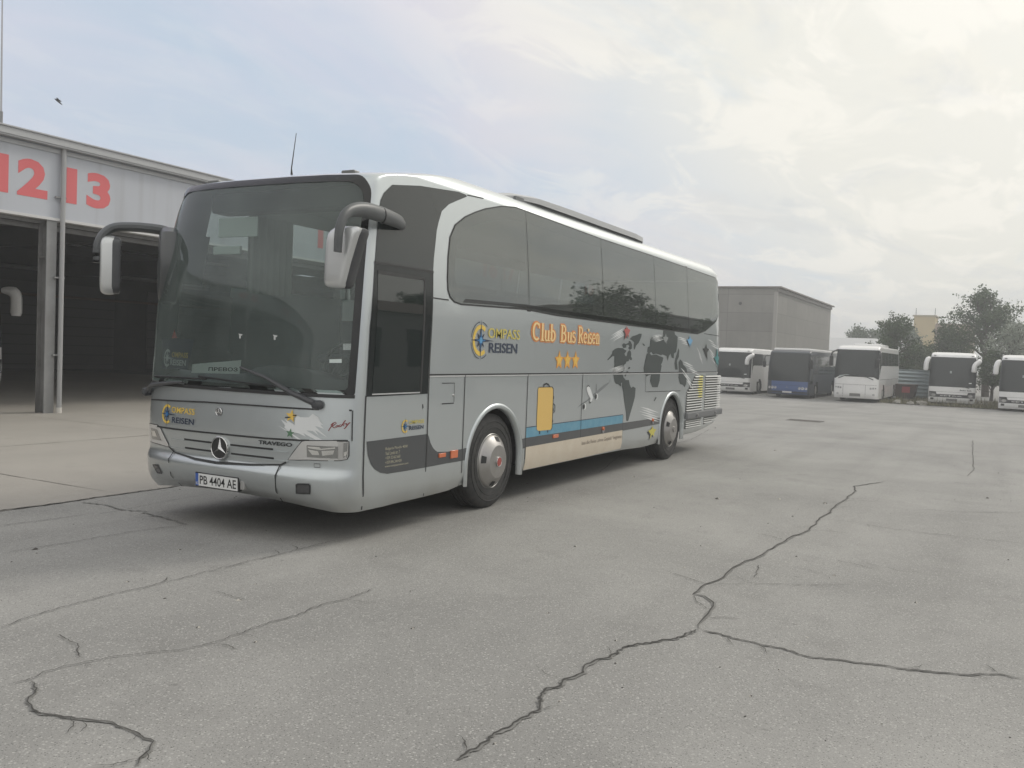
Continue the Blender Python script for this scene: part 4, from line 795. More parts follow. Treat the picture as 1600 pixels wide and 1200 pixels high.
# brush strokes
rb=random.Random(5)
def brush(q,n,off,m=WHT):
    O,E,T=[Vector(p) for p in q]; s=E-O; t=T-O; pts=[]
    for k in range(n):
        a=O+t*((k+.1)/n)+s*rb.uniform(-.10,.10); pts.append(a); pts.append(O+t*((k+.62)/n)+s*rb.uniform(.12,.34))
    right=[]
    for k in range(n):
        right.append(E+t*((k+.1)/n)*rb.uniform(.8,1)+s*rb.uniform(-.08,.06)); right.append(E+t*((k+.6)/n)-s*rb.uniform(.1,.36))
    return [tuple(p) for p in pts+right[::-1]]
def strokes(d,q,n,off=.004):
    O,E,T=[Vector(p) for p in q]; s=E-O; t=T-O
    for k in range(n):
        a=O+t*((k+.5)/n)+s*rb.uniform(-.08,.14); b=O+s+t*((k+.4)/n)+s*rb.uniform(-.16,.05); w=t*(rb.uniform(.55,1.0)/n)
        d.poly([tuple(a),tuple(a+(b-a)*.45-w*.55),tuple(b),tuple(a+(b-a)*.55+w*.5)],WHT,off+k*.00012)
d=sdeco()
for k,n in (('br1',5),('br2',6),('br3',4),('br4',6),('br5',4),('br6',3),('br7',3),('br8',3),('br9',4),('br10',5)):
    d=sdeco(); strokes(d,DATA[k],n); d.build('brush_strokes',body)
def flank_star(key,m,sh=True,name='star_motif'):
    t,b,l,r=DATA[key]; cx=(l[0]+r[0])/2; w=abs(r[0]-l[0])/2; zt,zb_,zm=t[1],b[1],(l[1]+r[1])/2
    q=[(t[0],zt),(cx+w*.28,zm+.03),(cx+w,zm+.015),(cx+w*.42,zm-.05*1),(b[0]+w*.25,zb_) if False else (cx+w*.62,zb_+(zm-zb_)*.25),(cx,zm-(zm-zb_)*.45),(b[0],zb_),(cx-w*.40,zm-.05),(cx-w,zm+.015),(cx-w*.28,zm+.03)]
    d=sdeco()
    if sh: d.poly([(x-.05,z-.02) for x,z in q],DKS,.0048)
    d.poly(q,m,.006); d.build(name,body)
for k,m,sh in (('st_red',REDS,1),('st_grey',GREY,0),('st_blue',SKYS,1),('st_dark',DKS,0),('st_teal',TEAL,1),('st_yel',OLV,1)): flank_star(k,m,sh)
# compass logos
def compass_logo(d,C,rx,rz,col,rose,o=.004,ext=1.25,arcs=True,flip=1,dark=NAVY,lift=1):
    cx,cz=C
    def P(a,k): return (cx+flip*rx*k*math.cos(R(a)),cz+rz*k*math.sin(R(a)))
    if arcs:
        for a0,a1 in ((98,172),(188,262),(50,82),(278,310)): d.line([P(a0+(a1-a0)*k/8,1.17) for k in range(9)],rx*.05,dark,o)
    d.line([P(52+(256)*k/28,.86) for k in range(29)],rx*.27,col,o)
    q=[]
    for k in range(8):
        a=45*k; r=(1.36 if k in (2,6) else 1.2 if k==4 else 1.75 if k==0 else .66); 
        q.append(P(a,r)); q.append(P(a+22.5,.26))
    d.poly(q,dark,o+.0012*lift)
    q=[]
    for k in range(8): a=45*k; q.append(P(a,.62 if k%2==0 else .30)); q.append(P(a+22.5,.2))
    d.poly(q,rose,o+.0024*lift)
L=DATA['logo_side']; d=sdeco()
compass_logo(d,(-.425,1.836),.165,.165,YEL,BLUE); d.poly(disc_pts(-.425,1.836,.03),LBLUE,.0075)
(a,z1),(b,_),(c,z0),_=DATA['logo_t1']; d.text('OMPASS',(-.275,1.866,.44,1.975),YEL2,.006,.008)
d.text('REISEN',(-.245,1.708,.395,1.818),NAVY,.004,.022); d.build('compass_logo',body)
d=sdeco(); compass_logo(d,(-1.736,1.002),.057,.063,YEL,BLUE,arcs=False); d.text('OMPASS',(-1.678,1.018,-1.432,1.054),YEL2,.006,.012); d.text('REISEN',(-1.672,.962,-1.436,1.0),NAVY,.004,.02); d.build('compass_logo',body)
d=sdeco(); LT=mat('address_lettering',(.42,.40,.30),.5)
for t,(x0,z0,x1,z1) in (('Bulgaria Plovdiv 4000',(-2.03,.796,-1.69,.828)),('Vasil Levski str. 7',(-2.03,.757,-1.81,.788)),('+359 32 662 660',(-2.027,.717,-1.80,.745)),('+359 896 244 424',(-2.027,.676,-1.78,.704)),('www.compassreisen.com',(-2.033,.640,-1.67,.664))): d.text(t,(x0,z0,x1,z1),LT,.004,.004)
d.build('address_lettering',body)
# serif script over the map
def serif(d,word,x,z,h,wt,m,o,adv=1.0):
    "hand drawn roman letters: strokes of two weights with bracket serifs"
    T,t=wt*1.0,wt*.45; xh=h*.62
    def st(px,z0,z1,sf=(1,1),w=None):
        d.line([(px,z0),(px,z1)],w or T,m,o,step=1)
        for k,zz in ((0,z0),(1,z1)):
            if sf[k]: d.line([(px-T*1.05,zz),(px+T*1.05,zz)],t,m,o,step=1)
    def arc(cx,cz,rx,rz,a0,a1,w): d.line([(cx+rx*math.cos(R(a0+(a1-a0)*k/14)),cz+rz*math.sin(R(a0+(a1-a0)*k/14))) for k in range(15)],w,m,o,step=1)
    u=h*.5*adv
    for ch in word:
        if ch=='C': arc(x+u*.62,z+h/2,u*.52,h*.48,50,310,T*.9); d.line([(x+u*.97,z+h*.98),(x+u*.97,z+h*.68)],t,m,o); x+=u*1.25
        elif ch=='B':
            st(x+T,z,z+h); arc(x+u*.5,z+h*.75,u*.34,h*.24,-90,90,T*.8); arc(x+u*.5,z+h*.27,u*.42,h*.26,-90,90,T*.9)
            for zz in (0,.51,1): d.line([(x+T,z+h*zz),(x+u*.52,z+h*zz)],t,m,o)
            x+=u*1.15
        elif ch=='R':
            st(x+T,z,z+h); arc(x+u*.5,z+h*.74,u*.38,h*.25,-90,90,T*.9)
            for zz in (.49,1): d.line([(x+T,z+h*zz),(x+u*.52,z+h*zz)],t,m,o)
            d.line([(x+u*.5,z+h*.49),(x+u*1.02,z)],T,m,o); d.line([(x+u*.9,z),(x+u*1.15,z)],t,m,o); x+=u*1.22
        elif ch=='l': st(x+T,z,z+h*1.02,(1,0)); x+=u*.46
        elif ch=='i': st(x+T,z,z+xh,(1,0)); d.poly(disc_pts(x+T,z+h*.86,T*.75,T*.75,10),m,o); x+=u*.46
        elif ch=='u': st(x+T,z+xh*.25,z+xh,(0,0)); arc(x+u*.4,z+xh*.28,u*.4-T,xh*.28,180,320,T*.8); st(x+u*.76,z,z+xh,(1,0)); x+=u*.98
        elif ch=='n': st(x+T,z,z+xh,(1,0)); arc(x+u*.42,z+xh*.68,u*.36,xh*.3,150,0,T*.8); st(x+u*.76,z,z+xh*.7,(1,0)); x+=u*1.0
        elif ch=='b': st(x+T,z,z+h*1.02,(0,0)); arc(x+u*.44,z+xh*.5,u*.36,xh*.48,150,-150,T*.85); x+=u*.96
        elif ch=='e': arc(x+u*.42,z+xh*.5,u*.34,xh*.48,0,318,T*.85); d.line([(x+u*.1,z+xh*.52),(x+u*.76,z+xh*.52)],t,m,o); x+=u*.88
        elif ch=='s': arc(x+u*.33,z+xh*.74,u*.22,xh*.25,20,260,T*.75); arc(x+u*.33,z+xh*.25,u*.25,xh*.26,90,-160,T*.75); x+=u*.7
        else: x+=u*.5
    return x
d=sdeco()
for word,x0,x1 in (('Club',.745,1.365),('Bus',1.50,1.955),('Reisen',2.03,2.735)):
    z,h=1.877,.20
    tmp=Deco(lambda a,b,o:Vector((a,0,b))); e0=serif(tmp,word,0,0,h,.03,ORG,0); k=(x1-x0)/e0
    for wt,m,o in ((.098,ORG,.003),(.034,CREAM,.0085)):
        sub=Deco(lambda a,b,off,x0=x0,k=k:CO.side(x0+a*k,b,off)); serif(sub,word,0,z,h,.027,m,o)
        if m is ORG:
            sub=Deco(lambda a,b,off,x0=x0,k=k:CO.side(x0+a*k,b,off))
            # glow: the same strokes drawn wide
            _l=sub.line
            sub.line=lambda pts,w,mm,off=.0015,closed=False,step=.15,_l=_l:_l(pts,w+.036,mm,off,closed,step)
            serif(sub,word,0,z,h,.027,m,o)
        b=len(d.v); d.v+=sub.v
        if m not in d.mats: d.mats.append(m)
        for f in sub.f: d.f.append([b+i for i in f]); d.m.append(d.mats.index(m))
d.build('club_lettering',body)
for cx in (1.50,1.74,1.985):
    d=sdeco(); d.poly(star_pts(cx,1.64,.128,.5),ORG2,.004); d.poly(star_pts(cx,1.645,.085,.45),mat('gold_print',(.78,.50,.10),.45),.0055); d.build('rating_star',body)
# markers
for q in ((-1.157,.70,-1.036,.658),(-.94,.712,-.81,.632),(1.40,.722,1.55,.678)):
    mb=MB(); mb.box((q[0],-.016,q[3]),(q[2],.0,q[1]),AMBER,.005); mb.build('side_reflector',coach)
for x,z in ((2.985,.705),(5.0,.725)):
    mb=MB(); mb.lathe([(0,-.03),(.02,-.028),(.026,-.018),(.028,0)],AMBER,16,(x,0,z)); mb.box((x-.02,-.018,z-.06),(x+.03,0,z-.02),mat('marker_grey',(.25,.25,.25),.4),.004); mb.build('side_marker_lamp',coach)
# -- engine grille
GF=mat('grille_frame_dark',(.05,.05,.05),.6)
SLAT=mat('grille_slat_silver',(.34,.35,.345),.38,.5)
d=sdeco(); d.poly([(7.16,1.425),(8.79,1.41),(8.79,.79),(6.68,.775),(6.74,1.15)],GF,.002); d.poly([(6.67,.64),(8.8,.64),(8.74,.60),(7.7,.49),(6.67,.478)],GF,.002); eg=d.build('engine_grille',coach)
mb=MB()
def slat(x0,x1,z,m):
    mb.raw([(x0,-.004,z+.019),(x1,-.004,z+.019),(x1,-.028,z-.004),(x0,-.028,z-.004),(x1,-.004,z-.010),(x0,-.004,z-.010)],[(0,1,2,3),(3,2,4,5),(0,3,5),(1,4,2)],m)
def lerp(a,b,t): return a+(b-a)*t
for k in range(14):
    z=.80+k*.0455; xl=6.69 if z<1.14 else lerp(6.75,7.15,min(1,(z-1.14)/.27))
    ys=(1.0<z<1.42)
    if ys:
        wv=.5+.5*math.sin((z-1.0)/.42*PI); xa=7.6-.16-.14*wv*(.6+.4*((k*7)%3)/2)
        if xa-xl>.03: slat(xl,xa,z,SLAT)
        slat(max(xl,xa),7.605,z,OLV)
    else: slat(xl,7.605,z,SLAT)
    slat(7.765,8.78,z,SLAT)
for k in range(4): slat(6.685,7.59,.502+k*.037,SLAT)
for k in range(3): slat(7.765,[8.3,8.55,8.74][k],.535+k*.037,SLAT)
mb.build('grille_slats',eg,fix=False)
mb=MB(); mb.box((7.615,-.014,.49),(7.755,.004,1.44),SILVER,.004); mb.build('grille_post',eg)
mb=MB(); mb.box((6.665,-.05,.652),(8.9,.01,.772),mat('rear_rail_grey',(.16,.165,.17),.5),.02); mb.lathe([(.0,0),(.045,.0),(.06,.02),(.06,.10),(.045,.12),(0,.12)],mat('rear_rail_grey'),18,(8.86,0,.71),'z') if False else None
rr=mb.build('rear_side_rail',coach)
for x in (7.2,8.35):
    mb=MB(); mb.lathe([(0,-.085),(.022,-.08),(.03,-.06),(.03,-.045)],mat('marker_grey'),16,(x,0,.712)); mb.build('rail_lamp',rr)
# -- front graphics
d=fdeco(); d.poly(DATA['f_blob'],WHT,.003,g=(.05,.05)); d.build('brush_strokes',body)
def fstar(key,m,k=1):
    t,b,l,r=DATA[key]; cx=(l[0]+r[0])/2; cz=l[1]*.4+r[1]*.2+t[1]*.4-.035*k; d=fdeco(); d.poly(star_pts(cx,cz,abs(l[0]-r[0])*.56,.42,rot=96),m,.006,g=(.05,.05)); return d
d=fstar('f_star_y',mat('gold_star',(.75,.50,.10),.45)); fb=DATA['f_bars']; d.line(fb[:2],.010,DKS,.008); d.line(fb[2:],.010,DKS,.008); d.build('star_motif',body)
fstar('f_star_g',GRNS,.6).build('star_motif',body)
d=fdeco(); C0=(2.036,1.02); compass_logo(d,C0,.085,.092,YEL,BLUE,flip=-1,o=.004,arcs=False)
d.text('OMPASS',(1.965,1.038,1.63,1.094),YEL,.005,.012); d.text('REISEN',(1.95,.945,1.632,1.0),NAVY,.005,.015); d.build('compass_logo',body)
# script name: brush letters drawn as strokes
d=fdeco(); x0,x1,z0=.180,.045,1.0
def sc(pts,w=.006): d.line([(x0+(x1-x0)*(a+b*.16),z0+.062*b+.045*a) for a,b in pts],w,REDT,.005,step=.01)
sc([(.02,.75),(.1,1.0),(.22,1.05),(.30,.85),(.2,.6),(.1,.55)]); sc([(.13,.98),(.09,.5),(.04,-.05)],.007); sc([(.14,.55),(.25,.3),(.36,.15)],.007)
sc([(.42,.5),(.36,.35),(.39,.18),(.46,.22),(.48,.42),(.42,.5)]); sc([(.60,.45),(.54,.46),(.51,.28),(.55,.16),(.62,.22)]); sc([(.70,1.0),(.67,.5),(.64,.12)],.007); sc([(.79,.5),(.68,.36),(.80,.14)]); sc([(.84,.5),(.85,.28),(.91,.25)]); sc([(.96,.52),(.92,.2),(.90,-.2),(.86,-.3)],.007)
d.build('script_lettering',body)
# -- wipers
def wiper(pts,name):
    mb=MB(); P3=[CO.front(CO.phi(y,z),z,o) for y,z,o in pts]
    mb.tube(P3,[.028,.024,.018,.010],DARKP,8); mb.lathe([(.0,-.06),(.03,-.055),(.04,-.04),(.04,.02)],DARKP,16,tuple(P3[0]),'x'); return mb.build(name,coach,True)
w1=wiper([(.262,1.215,.03),(.5,1.305,.05),(.78,1.425,.045),(1.08,1.50,.03)],'windscreen_wiper')
mb=MB(); mb.tube([CO.front(CO.phi(y,z),z,.02) for y,z in ((.55,1.345),(.9,1.36),(1.3,1.38),(1.6,1.395))],.009,BLK,6); mb.build('wiper_blade',w1)
w2=wiper([(2.46,1.20,.03),(2.3,1.27,.05),(2.1,1.30,.045),(1.8,1.33,.03)],'windscreen_wiper')
mb=MB(); mb.tube([CO.front(CO.phi(y,z),z,.02) for y,z in ((2.3,1.36),(1.9,1.37),(1.5,1.375))],.009,BLK,6); mb.build('wiper_blade',w2)
# -- mirrors
def bez(ps,n=16):
    ps=[Vector(p) for p in ps]; out=[]
    for i in range(len(ps)-1):
        p0=ps[max(i-1,0)]; p1=ps[i]; p2=ps[i+1]; p3=ps[min(i+2,len(ps)-1)]
        for k in range(n):
            t=k/n; out.append(.5*((2*p1)+(p2-p0)*t+(2*p0-5*p1+4*p2-p3)*t*t+(3*p1-p0-3*p2+p3)*t**3))
    out.append(ps[-1]); return out
def housing(name,outline,depth,m,parent,inset=.03,mtx=None):
    "rounded shell: outline in the local y-z plane, full at x=0, pulled in towards both faces"
    import mathutils
    n=len(outline); c=Vector((sum(q[0] for q in outline)/n,sum(q[1] for q in outline)/n)); V=[];F=[]
    lay=[(-depth*.5,.60),(-depth*.485,.78),(-depth*.44,.89),(-depth*.33,.96),(-depth*.15,.995),(depth*.1,1),(depth*.4,.99),(depth*.5,.95)]
    for x,k in lay:
        for q in outline: p=c+(Vector(q)-c)*k; V.append(Vector((x,p.x,p.y)))
    for i in range(len(lay)-1):
        for j in range(n): F.append((i*n+j,i*n+(j+1)%n,(i+1)*n+(j+1)%n,(i+1)*n+j))
    F.append(tuple(range(n))); F.append(tuple(range((len(lay)-1)*n,len(lay)*n))[::-1])
    if mtx: V=[mtx@v for v in V]
    mb=MB(); mb.raw(V,F,m); return mb.build(name,parent,True)
def rrect(w,h,r,n=5,taper=0):
    out=[]
    for cx,cy,a0 in ((w/2-r,h/2-r,0),(-w/2+r,h/2-r,90),(-w/2+r,-h/2+r,180),(w/2-r,-h/2+r,270)):
        for k in range(n+1):
            a=R(a0+90*k/n); x=cx+r*math.cos(a); y=cy+r*math.sin(a); out.append((x*(1+taper*(y/h)),y))
    return out
ms=thing('mirror',None,None); ms.parent=coach
mb=MB(); pts=bez([(-1.74,.10,2.855),(-2.0,-.02,2.86),(-2.42,-.10,2.865),(-2.68,-.125,2.85),(-2.86,-.15,2.79),(-2.95,-.16,2.66),(-2.965,-.16,2.47)],6)
n=len(pts); mb.tube(pts,[.050+.020*math.sin(PI*min(1,k/(n*.6)))-.010*max(0,(k/n-.6)/.4) for k in range(n)],ARMP,12,up=(0,1,0),flat=(.62,1)); mb.build('mirror_arm',ms,True)
mb=MB(); mb.tube([(-2.30,-.085,2.86),(-2.315,-.088,2.86)],.071,SEAM,14,flat=(.62,1),up=(0,1,0)); mb.build('arm_joint',ms)
MX=Matrix.Translation((-2.84,-.11,2.44))@Matrix.Rotation(R(4),4,'Z')@Matrix.Rotation(R(2),4,'X')
HO=[(-(px-452)*.00140,-(py-636)*.00123) for px,py in [(372,458),(400,440),(440,432),(500,430),(548,432),(564,442),(566,462),(552,510),(534,580),(515,655),(500,730),(488,785),(478,822),(462,838),(420,843),(375,840),(354,828),(346,800),(343,700),(343,600),(346,520),(356,478)]]
hs=housing('mirror_housing',HO,.11,mat('mirror_silver',(.56,.575,.575),.3,.5,coat=.8),ms,mtx=MX)
MX2=MX@Matrix.Translation((.05,-.012,.0))
housing('mirror_rim',[(y*.98-.006,z*.985) for y,z in HO],.11,DARKP,ms,mtx=MX2)
mb=MB(); mb.prism([MX@Vector((.112,x*.85-.006,y*.88)) for x,y in HO],(MX.to_3x3()@Vector((.006,0,0))),CHROME); mb.build('mirror_glass',ms)
mf=thing('mirror',None,None); mf.parent=coach
mb=MB(); pts=bez([(-2.43,2.40,2.76),(-2.50,2.46,2.785),(-2.68,2.60,2.79),(-2.85,2.70,2.755),(-2.945,2.75,2.62),(-2.955,2.755,2.42)],6); n=len(pts)
mb.tube(pts,[.075-.02*k/n for k in range(n)],ARMP,10,flat=(.7,1),up=(0,0,1)); mb.build('mirror_arm',mf,True)
MXF=Matrix.Translation((-2.86,2.73,2.405))@Matrix.Rotation(R(-40),4,'Z')
housing('mirror_housing',rrect(.25,.56,.09,6,.12),.13,mat('mirror_silver'),mf,mtx=MXF)
housing('mirror_rim',rrect(.25,.54,.08,6,.12),.10,DARKP,mf,mtx=MXF@Matrix.Translation((.06,0,0)))
mb=MB(); mb.prism([MXF@Vector((.112,x*.86,y*.9)) for x,y in rrect(.25,.54,.07,4,.12)],(MXF.to_3x3()@Vector((.005,0,0))),mat('dark_reflection_glass',(.05,.052,.055),.05,0,ior=1.6)); mb.build('mirror_glass',mf)  # glass coloured dark to imitate the coach reflected in it
MXW=Matrix.Translation((-2.44,2.405,2.40))@Matrix.Rotation(R(-38),4,'Z')
housing('wide_angle_mirror',[(-.15,.36),(-.2,.2),(-.20,.0),(-.17,-.22),(-.11,-.31),(0,-.34),(.08,-.27),(.15,-.1),(.16,.05),(.13,.2),(.03,.34),(-.06,.41)],.17,mat('mirror_dark_shell',(.05,.055,.058),.3,0,coat=.6),mf,mtx=MXW)
mb=MB(); mb.prism([MXW@Vector((-.082,x,y)) for x,y in [(-.12,-.02),(-.06,.055),(-.035,-.06),(-.05,-.13),(-.10,-.12)]],(MXW.to_3x3()@Vector((-.004,0,0))),mat('painted_glare',(.32,.34,.34),.25,.3)); mb.build('mirror_glass',mf)  # pale patch on the shell: a light reflection painted as colour
# -- roof
mb=MB()
AC=mat('roof_unit_paint',(.46,.47,.475),.42,.25,coat=.3)
def acring(x,zb_,zt,y0,y1,crown):
    return [(x,y0,zb_),(x,y0,zt),(x,y0+.10,zt+.035),(x,y0+.34,zt+.035+crown*.6),(x,(y0+y1)/2,zt+.035+crown),(x,y1-.34,zt+.035+crown*.6),(x,y1-.10,zt+.035),(x,y1,zt),(x,y1,zb_)]
rs=[acring(.55,3.50,3.535,.40,2.15,.0),acring(.8,3.53,3.57,.30,2.25,.02),acring(1.3,3.54,3.605,.25,2.30,.04),acring(2.15,3.54,3.615,.25,2.30,.05),acring(2.35,3.54,3.615,.25,2.30,.10),acring(4.3,3.54,3.615,.25,2.30,.10),acring(4.6,3.54,3.615,.25,2.30,.05),acring(4.95,3.535,3.60,.27,2.28,.02),acring(5.12,3.53,3.535,.40,2.15,0)]
V=[q for r in rs for q in r]; F=[]
for i in range(len(rs)-1):
    for j in range(8): a=i*9+j; F.append((a,a+1,a+10,a+9))
F+= [tuple(range(9)),tuple(range(8*9,81))[::-1]]
mb.raw(V,F,AC); ru=mb.build('roof_unit',coach,True)
mb=MB(); mb.box((.75,.285,3.44),(4.98,2.265,3.556),mat('roof_unit_shade_grey',(.16,.165,.17),.6)); mb.build('roof_unit_shadow',ru)  # grey box standing for the shadow gap under the roof unit
mb=MB(); mb.tube([(-2.0,1.235,3.34),(-2.0,1.24,3.40),(-1.97,1.22,3.74)],[.012,.006,.003],BLK,6); mb.build('antenna',coach)
for y in (.46,2.16):
    mb=MB(); mb.box((-2.12,y-.075,3.25),(-2.03,y+.075,3.318),mat('roof_marker_glass',(.13,.135,.13),.4,0),.012); mb.build('roof_marker_lamp',coach)
# -- interior seen through the windscreen
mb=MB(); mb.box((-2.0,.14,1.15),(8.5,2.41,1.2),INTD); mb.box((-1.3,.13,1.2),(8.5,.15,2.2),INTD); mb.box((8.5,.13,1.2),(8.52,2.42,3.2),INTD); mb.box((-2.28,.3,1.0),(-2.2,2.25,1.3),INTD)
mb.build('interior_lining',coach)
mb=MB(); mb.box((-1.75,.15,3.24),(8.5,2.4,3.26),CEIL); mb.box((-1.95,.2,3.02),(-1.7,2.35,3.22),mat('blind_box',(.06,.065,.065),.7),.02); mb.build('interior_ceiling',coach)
V=[];F=[];N=24
for i in range(N+1):
    y=.06+2.43*i/N; ph=CO.phi(y,1.36); fx=CO.front(ph,1.345,-.03).x; hump=.10*math.exp(-((y-.95)/.38)**4)
    V+=[(fx,y,1.335),(fx+.12,y,1.37+hump*.3),(fx+.32,y,1.42+hump),(max(fx+.42,-2.0),y,1.40+hump*.8),(max(fx+.45,-1.95),y,1.0)]
for i in range(N):
    for k in range(4): a=i*5+k; F.append((a,a+1,a+6,a+5))
db=obj('dashboard',V,F,DASH,coach,True)
mb=MB(); ring=[Vector((-1.83+.13*math.sin(2*PI*k/28),.66+.22*math.cos(2*PI*k/28),1.60+.17*math.sin(2*PI*k/28))) for k in range(29)]
mb.tube(ring,.016,BLK,8,caps=False); mb.tube([(-1.83,.66,1.60),(-1.98,.66,1.42)],.04,BLK,8); mb.tube([ring[0],ring[14]],.014,BLK,6); mb.build('steering_wheel',coach,True)
def seat(x,y,w=.46):
    mb=MB(); mb.box((x,y,1.50),(x+.46,y+w,1.62),SEATM,.05); mb.box((x+.38,y,1.6),(x+.52,y+w,2.26),SEATM,.06); mb.box((x+.12,y+.1,1.2),(x+.36,y+w-.1,1.5),INTD); mb.box((x+.365,y+.08,2.02),(x+.37,y+w-.08,2.27),mat('headrest_cover',(.55,.57,.56),.95)); return mb.build('seat',coach)
mb=MB(); mb.box((-2.16,1.50,2.74),(-2.14,2.02,2.93),mat('light_patch_pale',(.62,.68,.65),.7),.006); mb.build('light_patch_panel',coach)  # added pale panel, stands in for a bright patch in the windscreen
mb=MB(); mb.box((-2.26,1.62,2.56),(-2.23,1.98,2.64),mat('light_patch_pale'),.01); mb.build('light_patch_strip',coach)  # added pale strip, stands in for a second bright patch
REFLPAN=mat('reflection_panel_pale',(.52,.56,.53),.95,noise=(3,.5,(.40,.44,.42)))  # pale folds added to imitate bright reflections in the windscreen
def reflection_panel(x0,x1,y,z0,z1):
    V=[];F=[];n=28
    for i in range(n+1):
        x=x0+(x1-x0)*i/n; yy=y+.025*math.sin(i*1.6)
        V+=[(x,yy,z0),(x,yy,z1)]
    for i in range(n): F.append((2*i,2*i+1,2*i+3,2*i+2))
    return obj('reflection_panel',V,F,REFLPAN,coach,True)
reflection_panel(-1.75,-1.35,.17,1.9,3.0); reflection_panel(-1.3,-.85,.19,2.25,3.05); reflection_panel(-1.4,-.7,2.38,2.25,3.1)
seat(-1.5,.42)
for x in (-.3,.5,1.3):
    for y in (.2,.68,1.4,1.88): seat(x,y)
# blue sign, papers and triangle behind the glass
sg=DATA['ws_sign']; mb=MB()
def inw(y,z,o): return CO.front(CO.phi(y,z),z,-o)
d=Deco(lambda u,v,o:inw(u,v,.05)+Vector((-o,0,0)),(.1,.1)); d.poly([(2.39,1.725),(1.78,1.73),(1.855,1.45),(2.32,1.44)],mat('sign_dark_blue',(.018,.022,.055),.5),0)
d.text('OMPASS',(2.12,1.555,1.855,1.605),YEL,.004,.02); d.text('REISEN',(2.14,1.48,1.88,1.535),WHT,.004,.02)
compass_logo(d,(2.205,1.545),.075,.085,WHT,WHT,o=.004,arcs=False,flip=-1,dark=WHT); d.build('window_sign',coach)
d=Deco(lambda u,v,o:inw(u,v,.09)+Vector((-o,0,0)),(.1,.1)); d.poly([(1.84,1.502),(1.19,1.565),(1.205,1.44),(1.845,1.42)],PAPER,0); d.text('ПРЕВОЗ',(1.6,1.45,1.225,1.485),INK,.004,.02,skew=.012); d.build('destination_card',coach)
d=Deco(lambda u,v,o:inw(u,v,.09)+Vector((-o,0,0))); d.poly([(2.185,1.82),(2.24,1.735),(2.12,1.737)],RED,0); d.build('warning_triangle',coach)
# ---------------- ground ----------------
def ground_mat(name,c1,c2,speck,dark,sc=1.0):
    m=bpy.data.materials.new(name); m.use_nodes=True; nt=m.node_tree; N=nt.nodes; L=nt.links; b=N['Principled BSDF']
    tc=N.new('ShaderNodeTexCoord')
    def noise(s,d=6,r=.6,dist=0):
        q=N.new('ShaderNodeTexNoise'); q.inputs['Scale'].default_value=s; q.inputs['Detail'].default_value=d; q.inputs['Roughness'].default_value=r; q.inputs['Distortion'].default_value=dist; L.new(tc.outputs['Object'],q.inputs['Vector']); return q.outputs[0]
    def rng(v,a,b_,c=0,d=1):
        q=N.new('ShaderNodeMapRange'); q.inputs[1].default_value=a; q.inputs[2].default_value=b_; q.inputs[3].default_value=c; q.inputs[4].default_value=d; L.new(v,q.inputs[0]); return q.outputs[0]
    def mix(f,a,c):
        q=N.new('ShaderNodeMix'); q.data_type='RGBA'; L.new(f,q.inputs[0])
        for i,v in ((6,a),(7,c)):
            if isinstance(v,tuple): q.inputs[i].default_value=(*v,1)
            else: L.new(v,q.inputs[i])
        return q.outputs[2]
    col=mix(rng(noise(.33,7,.62,.4),.32,.68),c1,c2)
    col=mix(rng(noise(1.7,5,.6),.56,.75,0,.35),col,dark)
    # long tyre polish and dust streaks along the driving direction
    mp=N.new('ShaderNodeMapping'); mp.inputs['Scale'].default_value=(.05,.75,1); mp.inputs['Rotation'].default_value=(0,0,R(-14)); L.new(tc.outputs['Object'],mp.inputs[0])
    q=N.new('ShaderNodeTexNoise'); q.inputs['Scale'].default_value=1.6; q.inputs['Detail'].default_value=5; L.new(mp.outputs[0],q.inputs['Vector'])
    col=mix(rng(q.outputs[0],.48,.72,0,.32),col,c2 if sc<1 else dark)
    if speck:
        for s,lo,hi,cc,am in ((60,.18,.40,speck,.62),(85,.15,.38,tuple(k*.40 for k in c1),.72),(30,.12,.25,speck,.5),(140,.15,.4,speck,.45)):
            v=N.new('ShaderNodeTexVoronoi'); v.inputs['Scale'].default_value=s; L.new(tc.outputs['Object'],v.inputs['Vector'])
            w=N.new('ShaderNodeMath'); w.operation='MULTIPLY'; L.new(rng(v.outputs['Distance'],hi,lo),w.inputs[0])
            sepc=N.new('ShaderNodeSeparateColor'); L.new(v.outputs['Color'],sepc.inputs[0]); L.new(rng(sepc.outputs[0],.45,.8,0,am*1.5),w.inputs[1]); w.use_clamp=True
            col=mix(w.outputs[0],col,cc)
    col=mix(rng(noise(130,2,.5),.3,.7,0,.25),col,tuple(k*.62 for k in c1))
    # small pits and dark spots
    v=N.new('ShaderNodeTexVoronoi'); v.inputs['Scale'].default_value=1.9; L.new(tc.outputs['Object'],v.inputs['Vector'])
    col=mix(rng(v.outputs['Distance'],.045,.015,0,.55),col,dark)
    L.new(col,b.inputs['Base Color']); b.inputs['Roughness'].default_value=.78; b.inputs['Specular IOR Level'].default_value=.28
    bp=N.new('ShaderNodeBump'); bp.inputs['Strength'].default_value=.55; bp.inputs['Distance'].default_value=.008; L.new(noise(70,3,.6),bp.inputs['Height']); L.new(bp.outputs[0],b.inputs['Normal'])
    return m
ASPH=ground_mat('worn_asphalt',(.252,.249,.237),(.372,.366,.346),(.50,.49,.465),(.15,.147,.139))
CONC=ground_mat('pale_concrete',(.345,.325,.295),(.41,.388,.35),None,(.27,.255,.23),.5)
def sheet(name,xs,ys,dz,m):
    V=[(x,y,gz(x)+dz) for x in xs for y in ys]; n=len(ys); F=[(i*n+j,(i+1)*n+j,(i+1)*n+j+1,i*n+j+1) for i in range(len(xs)-1) for j in range(n-1)]
    return obj(name,V,F,m,None,True)
xs=[-420,-100,-30,0]+[8+1.0*k for k in range(42)]+[60,100,420]
